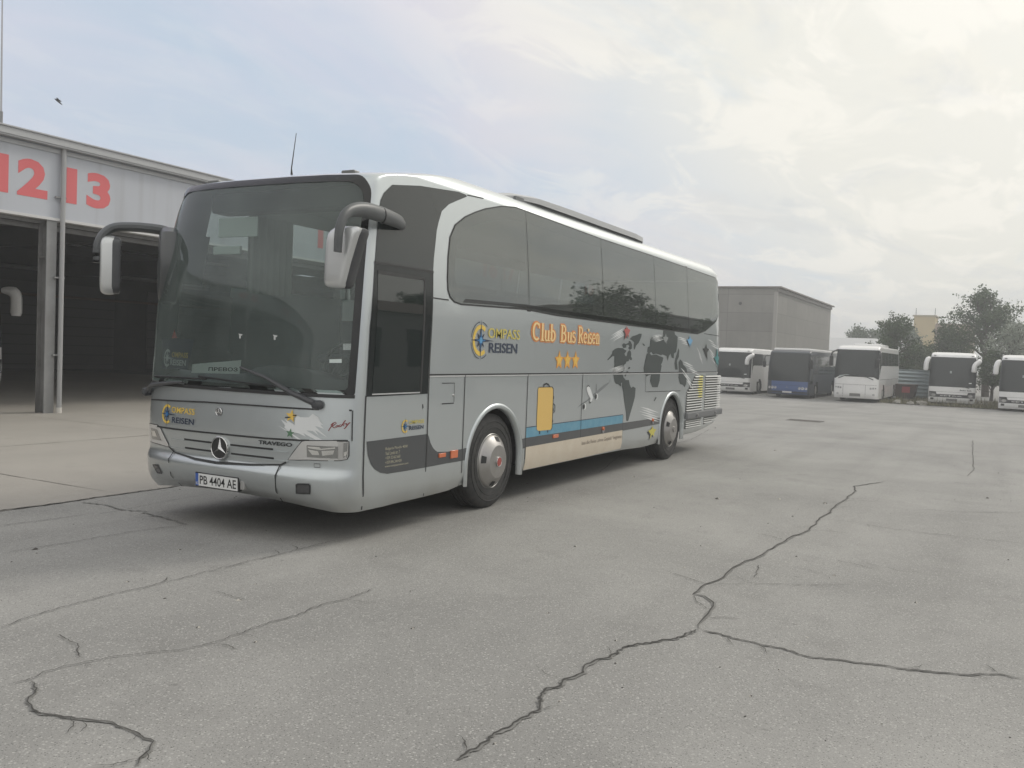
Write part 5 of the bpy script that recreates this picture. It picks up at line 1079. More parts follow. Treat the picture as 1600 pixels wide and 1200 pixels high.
g=sheet('ground',xs,[-420,-60,0,60,420],0,ASPH); tag(g,'worn grey asphalt yard with pale chippings and long cracks','ground',kind='structure')
g=sheet('concrete_apron',[-70,-30,0,8,10,12,14,16,20],[3.55,13,40],.004,CONC); tag(g,'pale concrete apron in front of the open hangar','apron',kind='structure')
CRK=mat('crack_fill',(.062,.06,.055),.95); CRK2=mat('crack_edge_dirt',(.21,.207,.196),.95)
rc=random.Random(3)
def path(pts,jit,step):
    q=[Vector(p) for p in pts]; out=[q[0]]; dr=0
    for a,b in zip(q,q[1:]):
        n=max(1,int((b-a).length/step)); nrm=Vector((-(b-a).y,(b-a).x)).normalized()
        for k in range(1,n+1):
            dr=dr*.55+rc.uniform(-jit,jit); out.append(a+(b-a)*k/n+nrm*dr*(1 if k<n else .4))
    return out
def ribbon(pts,w,m,dz,jit,step,out=None,lo=.35,hi=1.45):
    out=out or path(pts,jit,step); V=[];F=[]; n=len(out); big=1
    for i,a in enumerate(out):
        d=(out[min(i+1,n-1)]-out[max(i-1,0)]).normalized(); nn=Vector((-d.y,d.x)); big=big*.8+.2*rc.uniform(.4,1.7)
        for s in (1,-1):
            e=min(1,i/3,(n-1-i)/3)*rc.uniform(lo,hi)*big+.05
            p=a+nn*s*w*.5*e; V.append((p.x,p.y,gz(p.x)+dz))
    for i in range(n-1): F.append((2*i,2*i+1,2*i+3,2*i+2))
    return V,F
for k,(pts,w) in CRACKS.items():
    if k=='c12': w=.013
    far=max(math.hypot(p[0]+8.58,p[1]+4.84) for p in pts)
    P=path(pts,.006+w*.35,.024 if far<14 else .1)
    V,F=ribbon(None,w*.46,CRK,.0085,0,0,P)
    o=obj('pavement_crack',V,F,[CRK2 if k=='c16' else CRK],None); tag(o,'dark crack running through the asphalt','crack',kind='structure')
    V,F=ribbon(None,w*1.15,CRK2,.005,0,0,P,.2,1.6)
    if k in ('c1','c1b','c2','c12'): tag(obj('crack_edge',V,F,[CRK2]),'crumbled dirty edge along a crack','crack',kind='structure')
    if k in ('c1','c1b','c2','c10','c11','c12','c7'):   # short side branches
        for q in range(5 if k!='c1b' else 7):
            i=rc.randrange(2,len(P)-2); d=(P[i+1]-P[i-1]).normalized(); a=rc.choice((-1,1))*R(rc.uniform(35,80)); e=Vector((d.x*math.cos(a)-d.y*math.sin(a),d.x*math.sin(a)+d.y*math.cos(a))); l=rc.uniform(.05,.22)*(1 if far<14 else 2)
            V,F=ribbon([P[i],P[i]+e*l*.5+d*l*.15,P[i]+e*l],.006,CRK,.0083,.008,.02); tag(obj('pavement_crack',V,F,[CRK]),'hairline side branch of a crack','crack',kind='structure')
for k in range(9):
    x=-26+4.8*k; V,F=ribbon([(x,3.6),(x,8),(x,13)],.018,CRK2,.0085,.006,.3); tag(obj('slab_joint',V,F,[mat('slab_joint_dirt',(.24,.225,.2),.95)]),'faint joint between the apron slabs','joint',kind='structure')
V,F=ribbon([(-30,8.2),(0,8.2),(12,8.2)],.018,CRK2,.0088,.006,.3); tag(obj('slab_joint',V,F,[mat('slab_joint_dirt')]),'faint joint between the apron slabs','joint',kind='structure')
jt=[(x,3.55+rc.uniform(-.015,.015)) for x in [-9+.35*k for k in range(40)]]
V,F=ribbon(jt,.02,CRK,.0095,.012,.05); tag(obj('expansion_joint',V,F,[CRK]),'open joint between asphalt and concrete apron','joint',kind='structure')
mb=MB()
for a in disc_pts(0,0,1,1,1): pass
V=[(20.45+.42*x*(1+.2*math.sin(3*k)),.5+.62*y,gz(20.5)+.006) for k,(x,y) in enumerate(disc_pts(0,0,1,1,18))]
dc=thing('drain_cover','dark sunken drain cover in the asphalt behind the coach','drain cover',(20.45,.5,gz(20.5)))
mb=MB(); mb.box((-.3,-.45,-.02),(.3,.45,.008),mat('drain_iron',(.06,.057,.052),.7,.4,noise=(9,.6,(.11,.09,.07)))); 
mb.build('grate',dc); mb=MB()
for a,b in (((-.36,-.52,-.02),(.36,-.45,.012)),((-.36,.45,-.02),(.36,.52,.012)),((-.36,-.45,-.02),(-.30,.45,.012)),((.30,-.45,-.02),(.36,.45,.012))): mb.box(a,b,mat('drain_frame',(.10,.095,.088),.8))
mb.build('frame',dc)

# ---------------- hangar on the left ----------------
HG=thing('bus_hangar','long pale grey open-fronted bus hangar with red bay numbers and dark interior','hangar',(3.5,13,0))
def hp(mb,name,parent=HG,smooth=False):
    o=mb.build(name,parent,smooth); o.location=-parent.location if parent is HG else (0,0,0); return o
FAS=mat('fascia_sheet',(.48,.505,.55),.55,0,noise=(.7,.35,(.42,.44,.48))); STEEL=mat('column_grey',(.27,.275,.28),.55,noise=(2.5,.6,(.17,.17,.165))); STEELD=mat('column_shaded_grey',(.19,.19,.19),.65,noise=(2.5,.7,(.10,.098,.093)))  # STEELD: darker copy of STEEL, shade of the column side painted in
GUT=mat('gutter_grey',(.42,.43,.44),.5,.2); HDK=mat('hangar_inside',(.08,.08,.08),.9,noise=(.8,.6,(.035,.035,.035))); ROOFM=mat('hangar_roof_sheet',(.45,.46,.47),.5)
def streak(m,amt,dark):
    nt=m.node_tree; b=nt.nodes['Principled BSDF']; old=b.inputs['Base Color'].links[0].from_socket
    tc=nt.nodes.new('ShaderNodeTexCoord'); mp=nt.nodes.new('ShaderNodeMapping'); mp.inputs['Scale'].default_value=(2.2,2.2,.12); t=nt.nodes.new('ShaderNodeTexNoise'); t.inputs['Scale'].default_value=1.4; t.inputs['Detail'].default_value=6
    mr=nt.nodes.new('ShaderNodeMapRange'); mr.inputs[1].default_value=.5; mr.inputs[2].default_value=.75; mr.inputs[4].default_value=amt; mx=nt.nodes.new('ShaderNodeMix'); mx.data_type='RGBA'; mx.inputs[7].default_value=(*dark,1)
    L=nt.links; L.new(tc.outputs['Object'],mp.inputs[0]); L.new(mp.outputs[0],t.inputs['Vector']); L.new(t.outputs[0],mr.inputs[0]); L.new(mr.outputs[0],mx.inputs[0]); L.new(old,mx.inputs[6]); L.new(mx.outputs[2],b.inputs['Base Color'])
streak(FAS,.45,(.30,.30,.31)); streak(STEEL,.5,(.15,.14,.13))
X0,X1=-66,34
mb=MB(); mb.box((X0,13.0,4.16),(X1,13.14,5.63),FAS); hp(mb,'fascia')
mb=MB(); mb.box((X0,12.955,4.10),(X1,13.16,4.158),mat('flashing_white',(.60,.60,.60),.5)); hp(mb,'flashing')
mb=MB(); mb.box((X0,12.82,5.63),(X1,13.05,5.66),GUT); mb.box((X0,12.80,5.663),(X1,12.84,5.80),GUT); mb.box((X0,12.77,5.803),(X1,12.88,5.83),GUT); mb.box((X0,12.965,5.52),(X1,12.997,5.6),GUT); hp(mb,'gutter')
mb=MB(); mb.prism([(X0,12.85,5.84),(X0,23,6.6),(X0,35,5.9),(X0,35,5.75),(X0,23,6.45),(X0,12.85,5.70)],(X1-X0,0,0),ROOFM); hp(mb,'roof')
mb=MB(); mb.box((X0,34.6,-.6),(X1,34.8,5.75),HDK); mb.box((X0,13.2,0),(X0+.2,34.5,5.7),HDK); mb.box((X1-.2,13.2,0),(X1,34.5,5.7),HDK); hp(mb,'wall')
for k in range(-7,4):
    x=3.42+9.6*k
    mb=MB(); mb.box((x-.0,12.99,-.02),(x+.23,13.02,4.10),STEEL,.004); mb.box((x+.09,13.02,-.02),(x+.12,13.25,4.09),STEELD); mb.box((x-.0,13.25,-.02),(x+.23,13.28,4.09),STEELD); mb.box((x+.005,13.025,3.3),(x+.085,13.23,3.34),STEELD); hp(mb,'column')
    px=x+.315
    mb=MB(); mb.tube([(px,12.93,.12),(px,12.93,5.64)],.05,mat('downpipe_grey',(.36,.365,.37),.45),12)
    mb.tube([(px,12.93,.0),(px,12.93,.125)],.058,mat('pipe_foot_white',(.62,.60,.56),.7),12)
    for z in (1.25,2.9,4.6): mb.box((px-.16,12.925,z-.015),(px+.075,12.985,z+.015),STEEL)
    hp(mb,'downpipe',HG,True)
    for xx,n in ((x-1.09,12+2*k),(x+.43,13+2*k)):
        if n<2: continue
        d=Deco(lambda u,v,o:Vector((u,12.998-o,v)),None); d.text(str(n),(xx,4.515,xx+1.09,5.29),mat('bay_number_red',(.66,.14,.15),.5),.002,.045); q=d.build('bay_number',HG,False); q.location=-HG.location
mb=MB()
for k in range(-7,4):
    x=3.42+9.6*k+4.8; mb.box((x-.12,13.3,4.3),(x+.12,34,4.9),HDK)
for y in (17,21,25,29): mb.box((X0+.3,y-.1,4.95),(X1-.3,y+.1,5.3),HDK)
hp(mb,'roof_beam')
mb=MB()
for k in range(-6,4):
    x=3.42+9.6*k
    mb.box((x+1.0,34.5,0),(x+8.6,34.58,4.0),mat('roller_door_grey',(.10,.10,.10),.7))
    for z in range(8): mb.box((x+1.0,34.47,.45*z+.2),(x+8.6,34.5,.45*z+.24),HDK)
hp(mb,'roller_door')
mb=MB(); mb.box((X0+.3,13.3,3.92),(X1-.3,13.42,4.02),STEELD); mb.box((X0+.3,13.16,4.02),(X1-.3,13.2,4.10),STEELD); hp(mb,'door_track')
for k in range(-2,3):
    for yy in (16.5,22):
        x=3.42+9.6*k+2.6; mb=MB(); mb.box((x,yy,4.55),(x+1.5,yy+.16,4.64),mat('lamp_body_grey',(.45,.45,.44),.6)); hp(mb,'ceiling_lamp')
mb=MB(); mb.tube([(X0+.5,34.3,3.4),(X1-.5,34.3,3.4)],.06,mat('pipe_rusty',(.16,.10,.075),.8),8); mb.tube([(X0+.5,34.3,4.6),(X1-.5,34.3,4.6)],.09,STEEL,8); hp(mb,'wall_pipe')
mb=MB(); mb.tube([(0,0,0),(0,0,.35),],.035,STEEL,8); mb.tube([(0,0,.3),(-.02,0,3.2)],[.02,.011],mat('mast_grey',(.40,.41,.43),.5),8); mb.lathe([(0,3.3),(.05,3.26),(.06,3.2),(.05,3.14),(0,3.1)],mat('mast_grey'),10,(-.02,0,0),'z'); o=mb.build('lightning_mast',None,True); o.location=(2.52,13.2,5.80); tag(o,'thin grey lightning mast standing on the hangar roof edge','mast')

# ---------------- parked coaches in the background ----------------
PAL=dict(white=WHITEP)
NAVYP=mat('navy_coach_paint',(.06,.11,.27),.4,coat=.4,noise=(2,.4,(.05,.08,.18))); NAVYD=mat('dark_navy_paint',(.028,.036,.052),.4,coat=.4)
LAMP=mat('small_lamp',(.5,.5,.49),.15,.6,coat=1)
def bgcoach(label,loc,H,kind,rz=0.0,group='coaches parked in the row',out=False):
    t=thing('coach',label,'coach',loc,rz,group); k=H/3.2; Wd=2.5
    ZT_=[z*k for z in (.22,.32,.5,.9,1.3,1.8,2.4,2.9,3.05,3.12,3.16)]
    XN_=[.12,.05,.0,.0,.02,.07,.18,.30,.38,.52,.75]; XC_=[a+b for a,b in zip(XN_,(.30,.32,.34,.34,.33,.32,.30,.28,.28,.30,.34))]
    B=Body(ZT_,XN_,XC_,Wd,11.4,11.75,3.4,3,.07,1.9,-Wd/2,False)
    white=kind in('setra','tourer'); pm=WHITEP if white else NAVYD
    def hole(c):
        return c.z<1.0 and abs(c.y)>.9 and any(math.hypot(c.x-ax,c.z-.48)<.60 for ax in (2.65,8.7))
    cl=[.0]; x=.4
    while x<11.3: cl.append(x); x+=.11 if (1.9<x<3.4 or 7.9<x<9.5) else .5
    cl.append(11.4)
    zsx=[.22*k,.32*k]+[.4*k+.085*k*i for i in range(9)]+[1.3*k,1.6*k,1.9*k,2.2*k,2.5*k,2.8*k,2.95*k,3.05*k,3.12*k,3.16*k]
    body=B.shell('body_shell',cl,[R(-84+12*i) for i in range(15)],zsx,[(.03,3.19*k),(.10,3.225*k),(.25,3.245*k),(.6,3.25*k),(1.0,3.255*k)],pm,t,hole,None,lambda e:.9*(1-math.exp(-e/.2)))
    def fd(): return Deco(B.front,(R(5),.25),B.conv)
    def nd(): return Deco(B.side,(.5,.4))
    def fr(): return Deco(B.far,(.5,.4))
    zt=2.94*k
    hw=lambda z:Wd/2-.01
    if kind=='setra':
        zb=1.17*k; d=Deco(B.front,(R(5),.2)); a=R(80); d.poly([(-a,zb),(a,zb),(a,zt-.12),(a-R(6),zt),(-a+R(6),zt),(-a,zt-.12)],GLASSK,.006); ws=d.build('windscreen',t)
        d=fd(); d.poly([(1.22,.87*k),(-1.22,.87*k),(-1.22,.54*k),(1.22,.54*k)],mat('grille_black',(.03,.031,.032),.4),.004); d.build('grille',t)
        d=fd(); d.poly([(.85,.86*k),(-.85,.86*k),(-.80,.72*k),(.80,.72*k)],WHITEP,.009); d.build('hood_panel',t)
        d=fd(); d.text('SETRA',(.62,.60*k,-.55,.665*k),mat('chrome_letter',(.7,.7,.69),.3,.5),.012,.02); d.build('grille_lettering',t)
        for s in (1,-1):
            d=fd(); d.poly(disc_pts(s*.98,.66*k,.13,.085,16),LAMP,.012); d.poly([(s*1.12,.78*k),(s*1.2,.78*k),(s*1.2,.58*k),(s*1.12,.58*k)],mat('lamp_dim',(.25,.25,.25),.2,.3,coat=1),.012); d.build('headlight',t)
            d=fd(); d.poly([(s*1.12,.49*k),(s*.95,.49*k),(s*.95,.38*k),(s*1.12,.38*k)],mat('fog_black',(.03,.03,.03),.3),.008); d.build('fog_lamp',t)
        d=fd(); d.poly([(.28,.47*k),(-.30,.47*k),(-.30,.33*k),(.28,.33*k)],mat('dusty_plate',(.17,.17,.165),.7,noise=(20,.8,(.3,.3,.29))),.012); d.build('number_plate',t)
        mbx=MB()
        def ear(s,pts):
            mb=MB(); p=bez(pts,5); n=len(p); mb.tube(p,[.07+.085*min(1,(q/(n*.4)))-(.03 if q==n-1 else 0) for q in range(n)],WHITEP,10,flat=(.9,1.0),up=(0,1,0)); return mb.build('mirror',t,True)
        ear(1,[(.20,1.26,2.86*k),(-.02,1.36,2.80*k),(-.12,1.43,2.55*k),(-.10,1.45,2.12*k)])
        if out: ear(-1,[(.20,-1.22,2.56*k),(-.02,-1.32,2.54*k),(-.12,-1.40,2.42*k),(-.10,-1.42,1.95*k)])
        else: ear(-1,[(.30,-1.30,2.82*k),(.0,-1.36,2.74*k),(-.25,-1.12,2.50*k),(-.25,-1.08,2.10*k)])
        d=fd(); d.poly([(-.86,1.40*k),(-1.0,1.40*k),(-1.02,1.46*k),(-.86,1.45*k)],PAPER,.009); d.build('windscreen_card',t)
        d=fd(); d.poly([(.16,1.98*k),(.06,1.98*k),(.06,2.12*k),(.16,2.12*k)],mat('pale_sticker',(.30,.33,.32),.6),.009); d.build('windscreen_sticker',t)
        for s in (1,-1):
            mb=MB(); mb.box((.36,s*1.0-.06,3.02*k),(.44,s*1.0+.06,3.05*k),BLK); mb.build('roof_marker_lamp',t)
        for dd in (nd(),fr()):
            dd.poly([(.45,1.35*k),(.72,2.0*k),(1.0,2.05*k),(11.2,2.05*k),(11.2,2.86*k),(.52,2.86*k)],GLASSK,.006); dd.build('side_window',t)
        mb=MB(); mb.tube([B.front(B.phi(y,z),z,.03) for y,z in ((-.9,1.13*k),(-.6,1.2*k),(-.2,1.24*k))],.02,BLK,6); mb.build('windscreen_wiper',t)
    elif kind=='tourer':
        d=Deco(B.front,(R(5),.15)); a=R(80); z0=1.34*k; z1=1.45*k
        d.poly([(-a,z0),(-R(62),z0),(-R(40),z1),(R(40),z1),(R(62),z0),(a,z0),(a,zt+.05),(-a,zt+.05)],GLASSK,.006); ws=d.build('windscreen',t)
        d=fd(); d.line([(1.15,1.0*k),(-1.15,1.0*k)],.012,SEAM,.004); d.line([(.70,1.0*k),(.70,.3*k)],.015,SEAM,.004); d.line([(-.55,1.0*k),(-.55,.3*k)],.012,SEAM,.004); d.build('front_shut_lines',body)
        for s in (1,-1):
            d=fd()
            for i,r in enumerate((.048,.07,.07)): d.poly(disc_pts(s*(1.10-.13*i),(.83-.012*i)*k,r,r,14),mat('round_lamp_dark',(.07,.07,.072),.15,.3,coat=1),.008); d.poly(disc_pts(s*(1.10-.13*i),(.83-.012*i)*k,r*.5,r*.5,10),LAMP,.011)
            d.build('headlight',t)
            d=fd(); d.poly(disc_pts(s*1.0,.46*k,.075,.06,14),mat('round_lamp_dark'),.008); d.build('fog_lamp',t)
        d=fd(); d.poly([(1.0,1.39*k),(.95,1.50*k),(.55,1.56*k),(.35,1.55*k),(.7,1.47*k)],mat('pale_dash_paper',(.42,.46,.45),.6),.009); d.build('windscreen_card',t)
        d=fd(); d.poly([(.32,.50*k),(-.28,.50*k),(-.28,.34*k),(.32,.34*k)],mat('dusty_plate'),.012); d.build('number_plate',t)
        mb=MB(); mb.tube(bez([(.45,1.18,2.95*k),(-.05,1.38,2.8*k),(-.18,1.42,2.55*k)],5),.05,BLK,8); mb.box((-.26,1.30,2.02*k),(-.08,1.52,2.6*k),BLK,.05); mb.build('mirror',t,True)
        mb=MB(); mb.tube(bez([(.45,-1.18,2.95*k),(.0,-1.30,2.8*k),(-.1,-1.22,2.5*k)],5),.045,BLK,8); mb.box((-.2,-1.28,2.0*k),(-.02,-1.08,2.5*k),BLK,.05); mb.build('mirror',t,True)
        mb=MB(); mb.tube([B.front(B.phi(y,z),z,.03) for y,z in ((1.0,1.33*k),(.6,1.5*k),(.0,1.53*k))],.022,BLK,6); mb.tube([B.front(B.phi(y,z),z,.03) for y,z in ((-.95,1.31*k),(-.6,1.45*k),(-.1,1.52*k))],.022,BLK,6); mb.build('windscreen_wiper',t)
        for dd in (nd(),fr()):
            dd.poly([(.36,1.40*k),(.62,1.75*k),(1.05,2.08*k),(1.3,2.12*k),(11.1,2.12*k),(11.1,2.90*k),(.45,2.90*k)],GLASSK,.006)
            for x in (1.25,3.1,4.9,6.7,8.5,10.2): dd.line([(x,2.13*k),(x,2.89*k)],.05,WHITEP if x<2 else BLK,.009)
            dd.build('side_window',t)
        d=nd(); d.line([(.4,1.32*k),(11.2,1.30*k)],.02,SEAM,.004)
        for x in (3.6,5.2,6.8,10.0): d.line([(x,1.3*k),(x,.4*k)],.015,SEAM,.004)
        d.poly([(3.7,1.28*k),(11.3,1.28*k),(11.3,.95*k),(3.7,.85*k)],mat('grey_dirt_panel',(.42,.43,.43),.5,noise=(1.2,.8,(.5,.5,.5))),.003); d.build('side_shut_lines',body)
        mb=MB(); mb.box((4.2,-.85,3.2*k),(8.2,.85,3.42*k),WHITEP,.09); mb.build('roof_unit',t,True)
    else:
        d=Deco(B.front,(R(5),.2)); a=R(81); d.poly([(-a,1.14*k),(a,1.14*k),(a,3.0*k),(-a,3.0*k)],GLASSK,.006); d.build('windscreen',t)
        d=fd(); d.poly([(.97,1.12*k),(-1.18,1.12*k),(-1.15,.30*k),(.95,.30*k)],NAVYP,.004); d.line([(.85,.86*k),(-.8,.86*k)],.012,SEAM,.007); d.build('front_panel',t)
        d=fd()
        for s in range(3):
            q=R(90+120*s); d.line([(0.02,.73*k),(.02+.07*math.cos(q),.73*k+.07*math.sin(q))],.018,CHROME,.010,step=1)
        d.build('star_emblem',t)
        d=fd(); d.poly([(.29,.47*k),(-.27,.47*k),(-.27,.36*k),(.29,.36*k)],PLATEW,.010); d.text('PB 2931',(.25,.38*k,-.2,.45*k),INK,.013,.01) if False else None; d.build('number_plate',t)
        for s in (1,-1):
            d=fd()
            for i,(xx,r) in enumerate(((1.09,.07),(.90,.085),(.72,.075))): d.poly(disc_pts(s*xx,.68*k,r,r*1.05,14),mat('round_lamp_dark'),.009); d.poly(disc_pts(s*xx+.02,.70*k,r*.42,r*.5,10),LAMP,.012)
            d.build('headlight',t)
        dd=nd(); dd.poly([(.42,1.0*k),(1.35,1.0*k),(1.35,2.9*k),(.5,2.9*k)],GLASSK,.006); dd.build('door',t)
        dd=nd(); dd.poly([(1.5,1.62*k),(11.2,1.62*k),(11.2,2.86*k),(1.5,2.86*k)],GLASSK,.006)
        for x in (3.2,5,6.8,8.6,10.2): dd.line([(x,1.63*k),(x,2.85*k)],.05,BLK,.009)
        dd.build('side_window',t); dd=fr(); dd.poly([(1.5,1.62*k),(11.2,1.62*k),(11.2,2.86*k),(.5,2.86*k),(.5,1.4*k)],GLASSK,.006); dd.build('side_window',t)
        mb=MB(); mb.box((.9,-1.12,3.15*k),(11.5,1.12,3.33*k),WHITEP,.08); mb.build('roof_panel',t,True)
        mb=MB(); mb.box((.42,.95,2.0*k),(.5,1.15,2.15*k),LAMP) if False else None
        mb.tube(bez([(.40,1.2,2.8*k),(.1,1.42,2.75*k),(.02,1.46,2.4*k)],5),.03,BLK,8); mb.box((-.05,1.36,2.0*k),(.1,1.54,2.42*k),BLK,.04); mb.build('mirror',t,True)
        mb=MB(); mb.tube([(.5,-1.2,2.75*k),(.2,-1.34,2.6*k)],.03,BLK,8); mb.box((.1,-1.42,2.0*k),(.25,-1.25,2.6*k),BLK,.04); mb.build('mirror',t,True)
    for ax in (2.65,8.7):
        for s in (1,-1):
            mb=MB(); mb.lathe([(.26,s*.02),(.28,s*.0),(.36,-s*.0),(.46,s*.01),(.50,s*.05),(.50,s*.25),(.42,s*.28)],RUB,28); mb.lathe([(.27,s*.03),(.25,s*.0),(.12,-s*.03),(0,-s*.04)],mat('far_hub_grey',(.40,.40,.39),.5,.4),20)
            w=mb.build('wheel',t,True); w.location=(ax,-s*(Wd/2-.04),.5)
    mb=MB(); mb.box((.5,-1.0,.25),(11.2,1.0,.9),INTD); mb.box((2.0,-1.1,.5),(3.3,1.1,1.05),INTD) ; mb.box((8.05,-1.1,.5),(9.35,1.1,1.05),INTD); mb.build('underbody',t)
    return t
ZR=-.55
bgcoach('white coach half hidden behind the silver coach, beside the blue bus',(49.3,10.6,ZR-.02),2.98,'setra')
bgcoach('dark blue bus with white roof parked between two white coaches',(47.8,6.68,ZR),2.95,'citybus')
bgcoach('white coach with small round triple headlights, right of the blue bus',(47.8,2.75,ZR),3.32,'tourer')
wc=bgcoach('white coach with ear mirrors and dark bonnet lettering, by the corrugated fence',(50.0,-2.28,ZR-.02),3.14,'setra',R(2.6))
bgcoach('white coach cut off by the right edge of the photo',(47.6,-5.95,ZR-.08),3.14,'setra',R(-1.2))
d=Deco(lambda u,v,o:Vector((-.012-o,u,v))); d.text('Besko Best',(-.42,.935,-1.02,1.02),INK,.004,.02); d.build('bonnet_lettering',wc,False)
bgcoach('pale coach parked inside the dark hangar, at the left edge of the photo',(4.87,18.6,0),3.5,'setra',R(90),None,True)

# ---------------- buildings behind ----------------
def concrete_mat(name,c1,c2,jc,sx,sz):
    m=bpy.data.materials.new(name); m.use_nodes=True; nt=m.node_tree; N=nt.nodes; L=nt.links; b=N['Principled BSDF']; tc=N.new('ShaderNodeTexCoord')
    sp=N.new('ShaderNodeSeparateXYZ'); L.new(tc.outputs['Object'],sp.inputs[0]); ad=N.new('ShaderNodeMath'); ad.operation='ADD'; L.new(sp.outputs[0],ad.inputs[0]); L.new(sp.outputs[1],ad.inputs[1])
    cb=N.new('ShaderNodeCombineXYZ'); L.new(ad.outputs[0],cb.inputs[0]); L.new(sp.outputs[2],cb.inputs[1])
    br=N.new('ShaderNodeTexBrick'); br.offset=0; br.inputs['Scale'].default_value=1; br.inputs['Brick Width'].default_value=sx; br.inputs['Row Height'].default_value=sz; br.inputs['Mortar Size'].default_value=.02; br.inputs['Color1'].default_value=(*c1,1); br.inputs['Color2'].default_value=(*c2,1); br.inputs['Mortar'].default_value=(*jc,1); L.new(cb.outputs[0],br.inputs[0])
    t=N.new('ShaderNodeTexNoise'); t.inputs['Scale'].default_value=.6; t.inputs['Detail'].default_value=8; t.inputs['Roughness'].default_value=.65; L.new(tc.outputs['Object'],t.inputs['Vector'])
    mr=N.new('ShaderNodeMapRange'); mr.inputs[1].default_value=.4; mr.inputs[2].default_value=.7; mr.inputs[4].default_value=.55; L.new(t.outputs[0],mr.inputs[0])
    mx=N.new('ShaderNodeMix'); mx.data_type='RGBA'; L.new(mr.outputs[0],mx.inputs[0]); L.new(br.outputs[0],mx.inputs[6]); mx.inputs[7].default_value=(*[k*.78 for k in c1],1)
    L.new(mx.outputs[2],b.inputs['Base Color']); b.inputs['Roughness'].default_value=.9; return m
CW=concrete_mat('concrete_panels',(.225,.22,.205),(.265,.26,.24),(.14,.138,.13),4.1,1.55)
streak(CW,.22,(.16,.155,.145))
bl=thing('concrete_building','blank grey windowless concrete panel building behind the parked buses','building',(67.8,11.95,ZR))
mb=MB(); mb.box((0,0,-.3),(26.5,14,8.28),CW); mb.build('wall',bl)
mb=MB(); mb.box((-.15,-.32,8.30),(26.8,14.2,8.42),mat('roof_edge_brown',(.17,.15,.135),.7)); mb.box((-.05,-.12,8.0),(26.5,-.02,8.28),mat('parapet_grey',(.23,.22,.205),.8)); mb.build('roof_edge',bl)  # brown roof edge with a grey parapet strip below it
mb=MB()
for x in (0.0,): mb.box((-.03,-.03,-.3),(.25,.25,7.98),mat('corner_pilaster',(.33,.32,.30),.9))
mb.build('corner_post',bl)
mb=MB(); mb.lathe([(0,-.04),(.12,-.04),(.14,0)],mat('vent_dark',(.07,.07,.07),.8),14,(0,3.05,6.98),'x'); mb.build('vent_pipe',bl)
wh=thing('warehouse','low warehouse with a pale sheet roof far behind the white coach','warehouse',(106,6.5,ZR))
mb=MB(); mb.box((0,0,0),(14,9.5,3.7),mat('warehouse_wall',(.36,.37,.37),.8)); mb.build('wall',wh)
mb=MB(); mb.prism([(-.6,-.5,3.72),(7,-.5,5.5),(14.6,-.5,3.72)],(0,10.5,0),mat('sheet_roof_pale',(.5,.51,.51),.6)); mb.build('roof',wh); 
yb=thing('yellow_building','ochre flat-roofed block rising above the trees in the distance','building',(155,0,ZR))
YW=mat('ochre_wall',(.46,.36,.17),.9,noise=(.3,.5,(.40,.31,.15)))
mb=MB(); mb.box((0,5.4,0),(8,8.6,10.5),YW); mb.box((1,-.4,0),(9,5.38,9.2),mat('brown_wall',(.33,.24,.17),.9)); mb.build('wall',yb)
mb=MB(); mb.box((-.2,5.2,10.52),(8.2,8.8,10.7),mat('yellow_roof_edge',(.35,.30,.2),.8)); mb.box((.8,-.6,9.22),(9.2,5.3,9.4),mat('brown_roof_edge',(.28,.22,.18),.8)); mb.build('roof_edge',yb)
mb=MB(); mb.tube([(1,8.4,10.7),(1,8.4,11.9)],.05,BLK,6); mb.tube([(1,5.5,10.7),(1,5.5,11.9)],.05,BLK,6); mb.build('roof_aerial',yb)
rb2=thing('pale_building','pale low building at the right edge beyond the silvery tree','building',(104,-38,ZR)); mb=MB(); mb.box((0,0,0),(12,22,4.4),mat('pale_render',(.52,.53,.53),.8)); mb.build('wall',rb2); mb=MB(); mb.box((-.3,-.3,4.42),(12.3,22.3,5.6),mat('pale_roof',(.55,.56,.57),.6)); mb.build('roof',rb2)
# corrugated fence
fc=thing('corrugated_fence','pale blue corrugated metal fence between the white coaches','fence',(61,0,ZR))
COR=mat('corrugated_steel',(.33,.39,.41),.45,.5,noise=(1.1,.6,(.24,.27,.27)))
V=[];F=[];nz=40
for i in range(nz+1):
    z=.05+1.95*i/nz; x=.035*math.sin(2*PI*z/.26)
    V+=[(x,-1.2,z),(x,5.2,z)]
for i in range(nz): F.append((2*i,2*i+1,2*i+3,2*i+2))
o=obj('sheet_panel',V,F,COR,fc,True); md=o.modifiers.new('s','SOLIDIFY'); md.thickness=.006
for y in (-1.2,.9,3.0,5.2): mb=MB(); mb.tube([(.08,y,0),(.08,y,2.05)],.035,STEEL,8); mb.build('post',fc)
bx=thing('rusty_skip','small dark rusty skip with a red patch beside the corrugated fence','skip',(57.3,.95,ZR))
RUST=mat('dark_rust',(.10,.065,.055),.85,noise=(3,.8,(.05,.04,.04)))
mb=MB(); mb.prism([(0,-.62,.18),(0,-.75,.95),(0,.75,.95),(0,.62,.18)],(1.6,0,0),RUST); mb.build('tub',bx); mb=MB(); mb.box((-.05,-.8,.952),(1.65,.8,1.01),RUST); mb.build('rim',bx)
mb=MB(); mb.box((-.02,-.38,.45),(-.004,.12,.85),mat('red_patch',(.38,.06,.07),.6)); mb.build('red_panel',bx)
mb=MB(); mb.box((.1,-.5,0),(.25,.5,.178),RUST); mb.box((1.3,-.5,0),(1.45,.5,.178),RUST); mb.build('skid',bx)

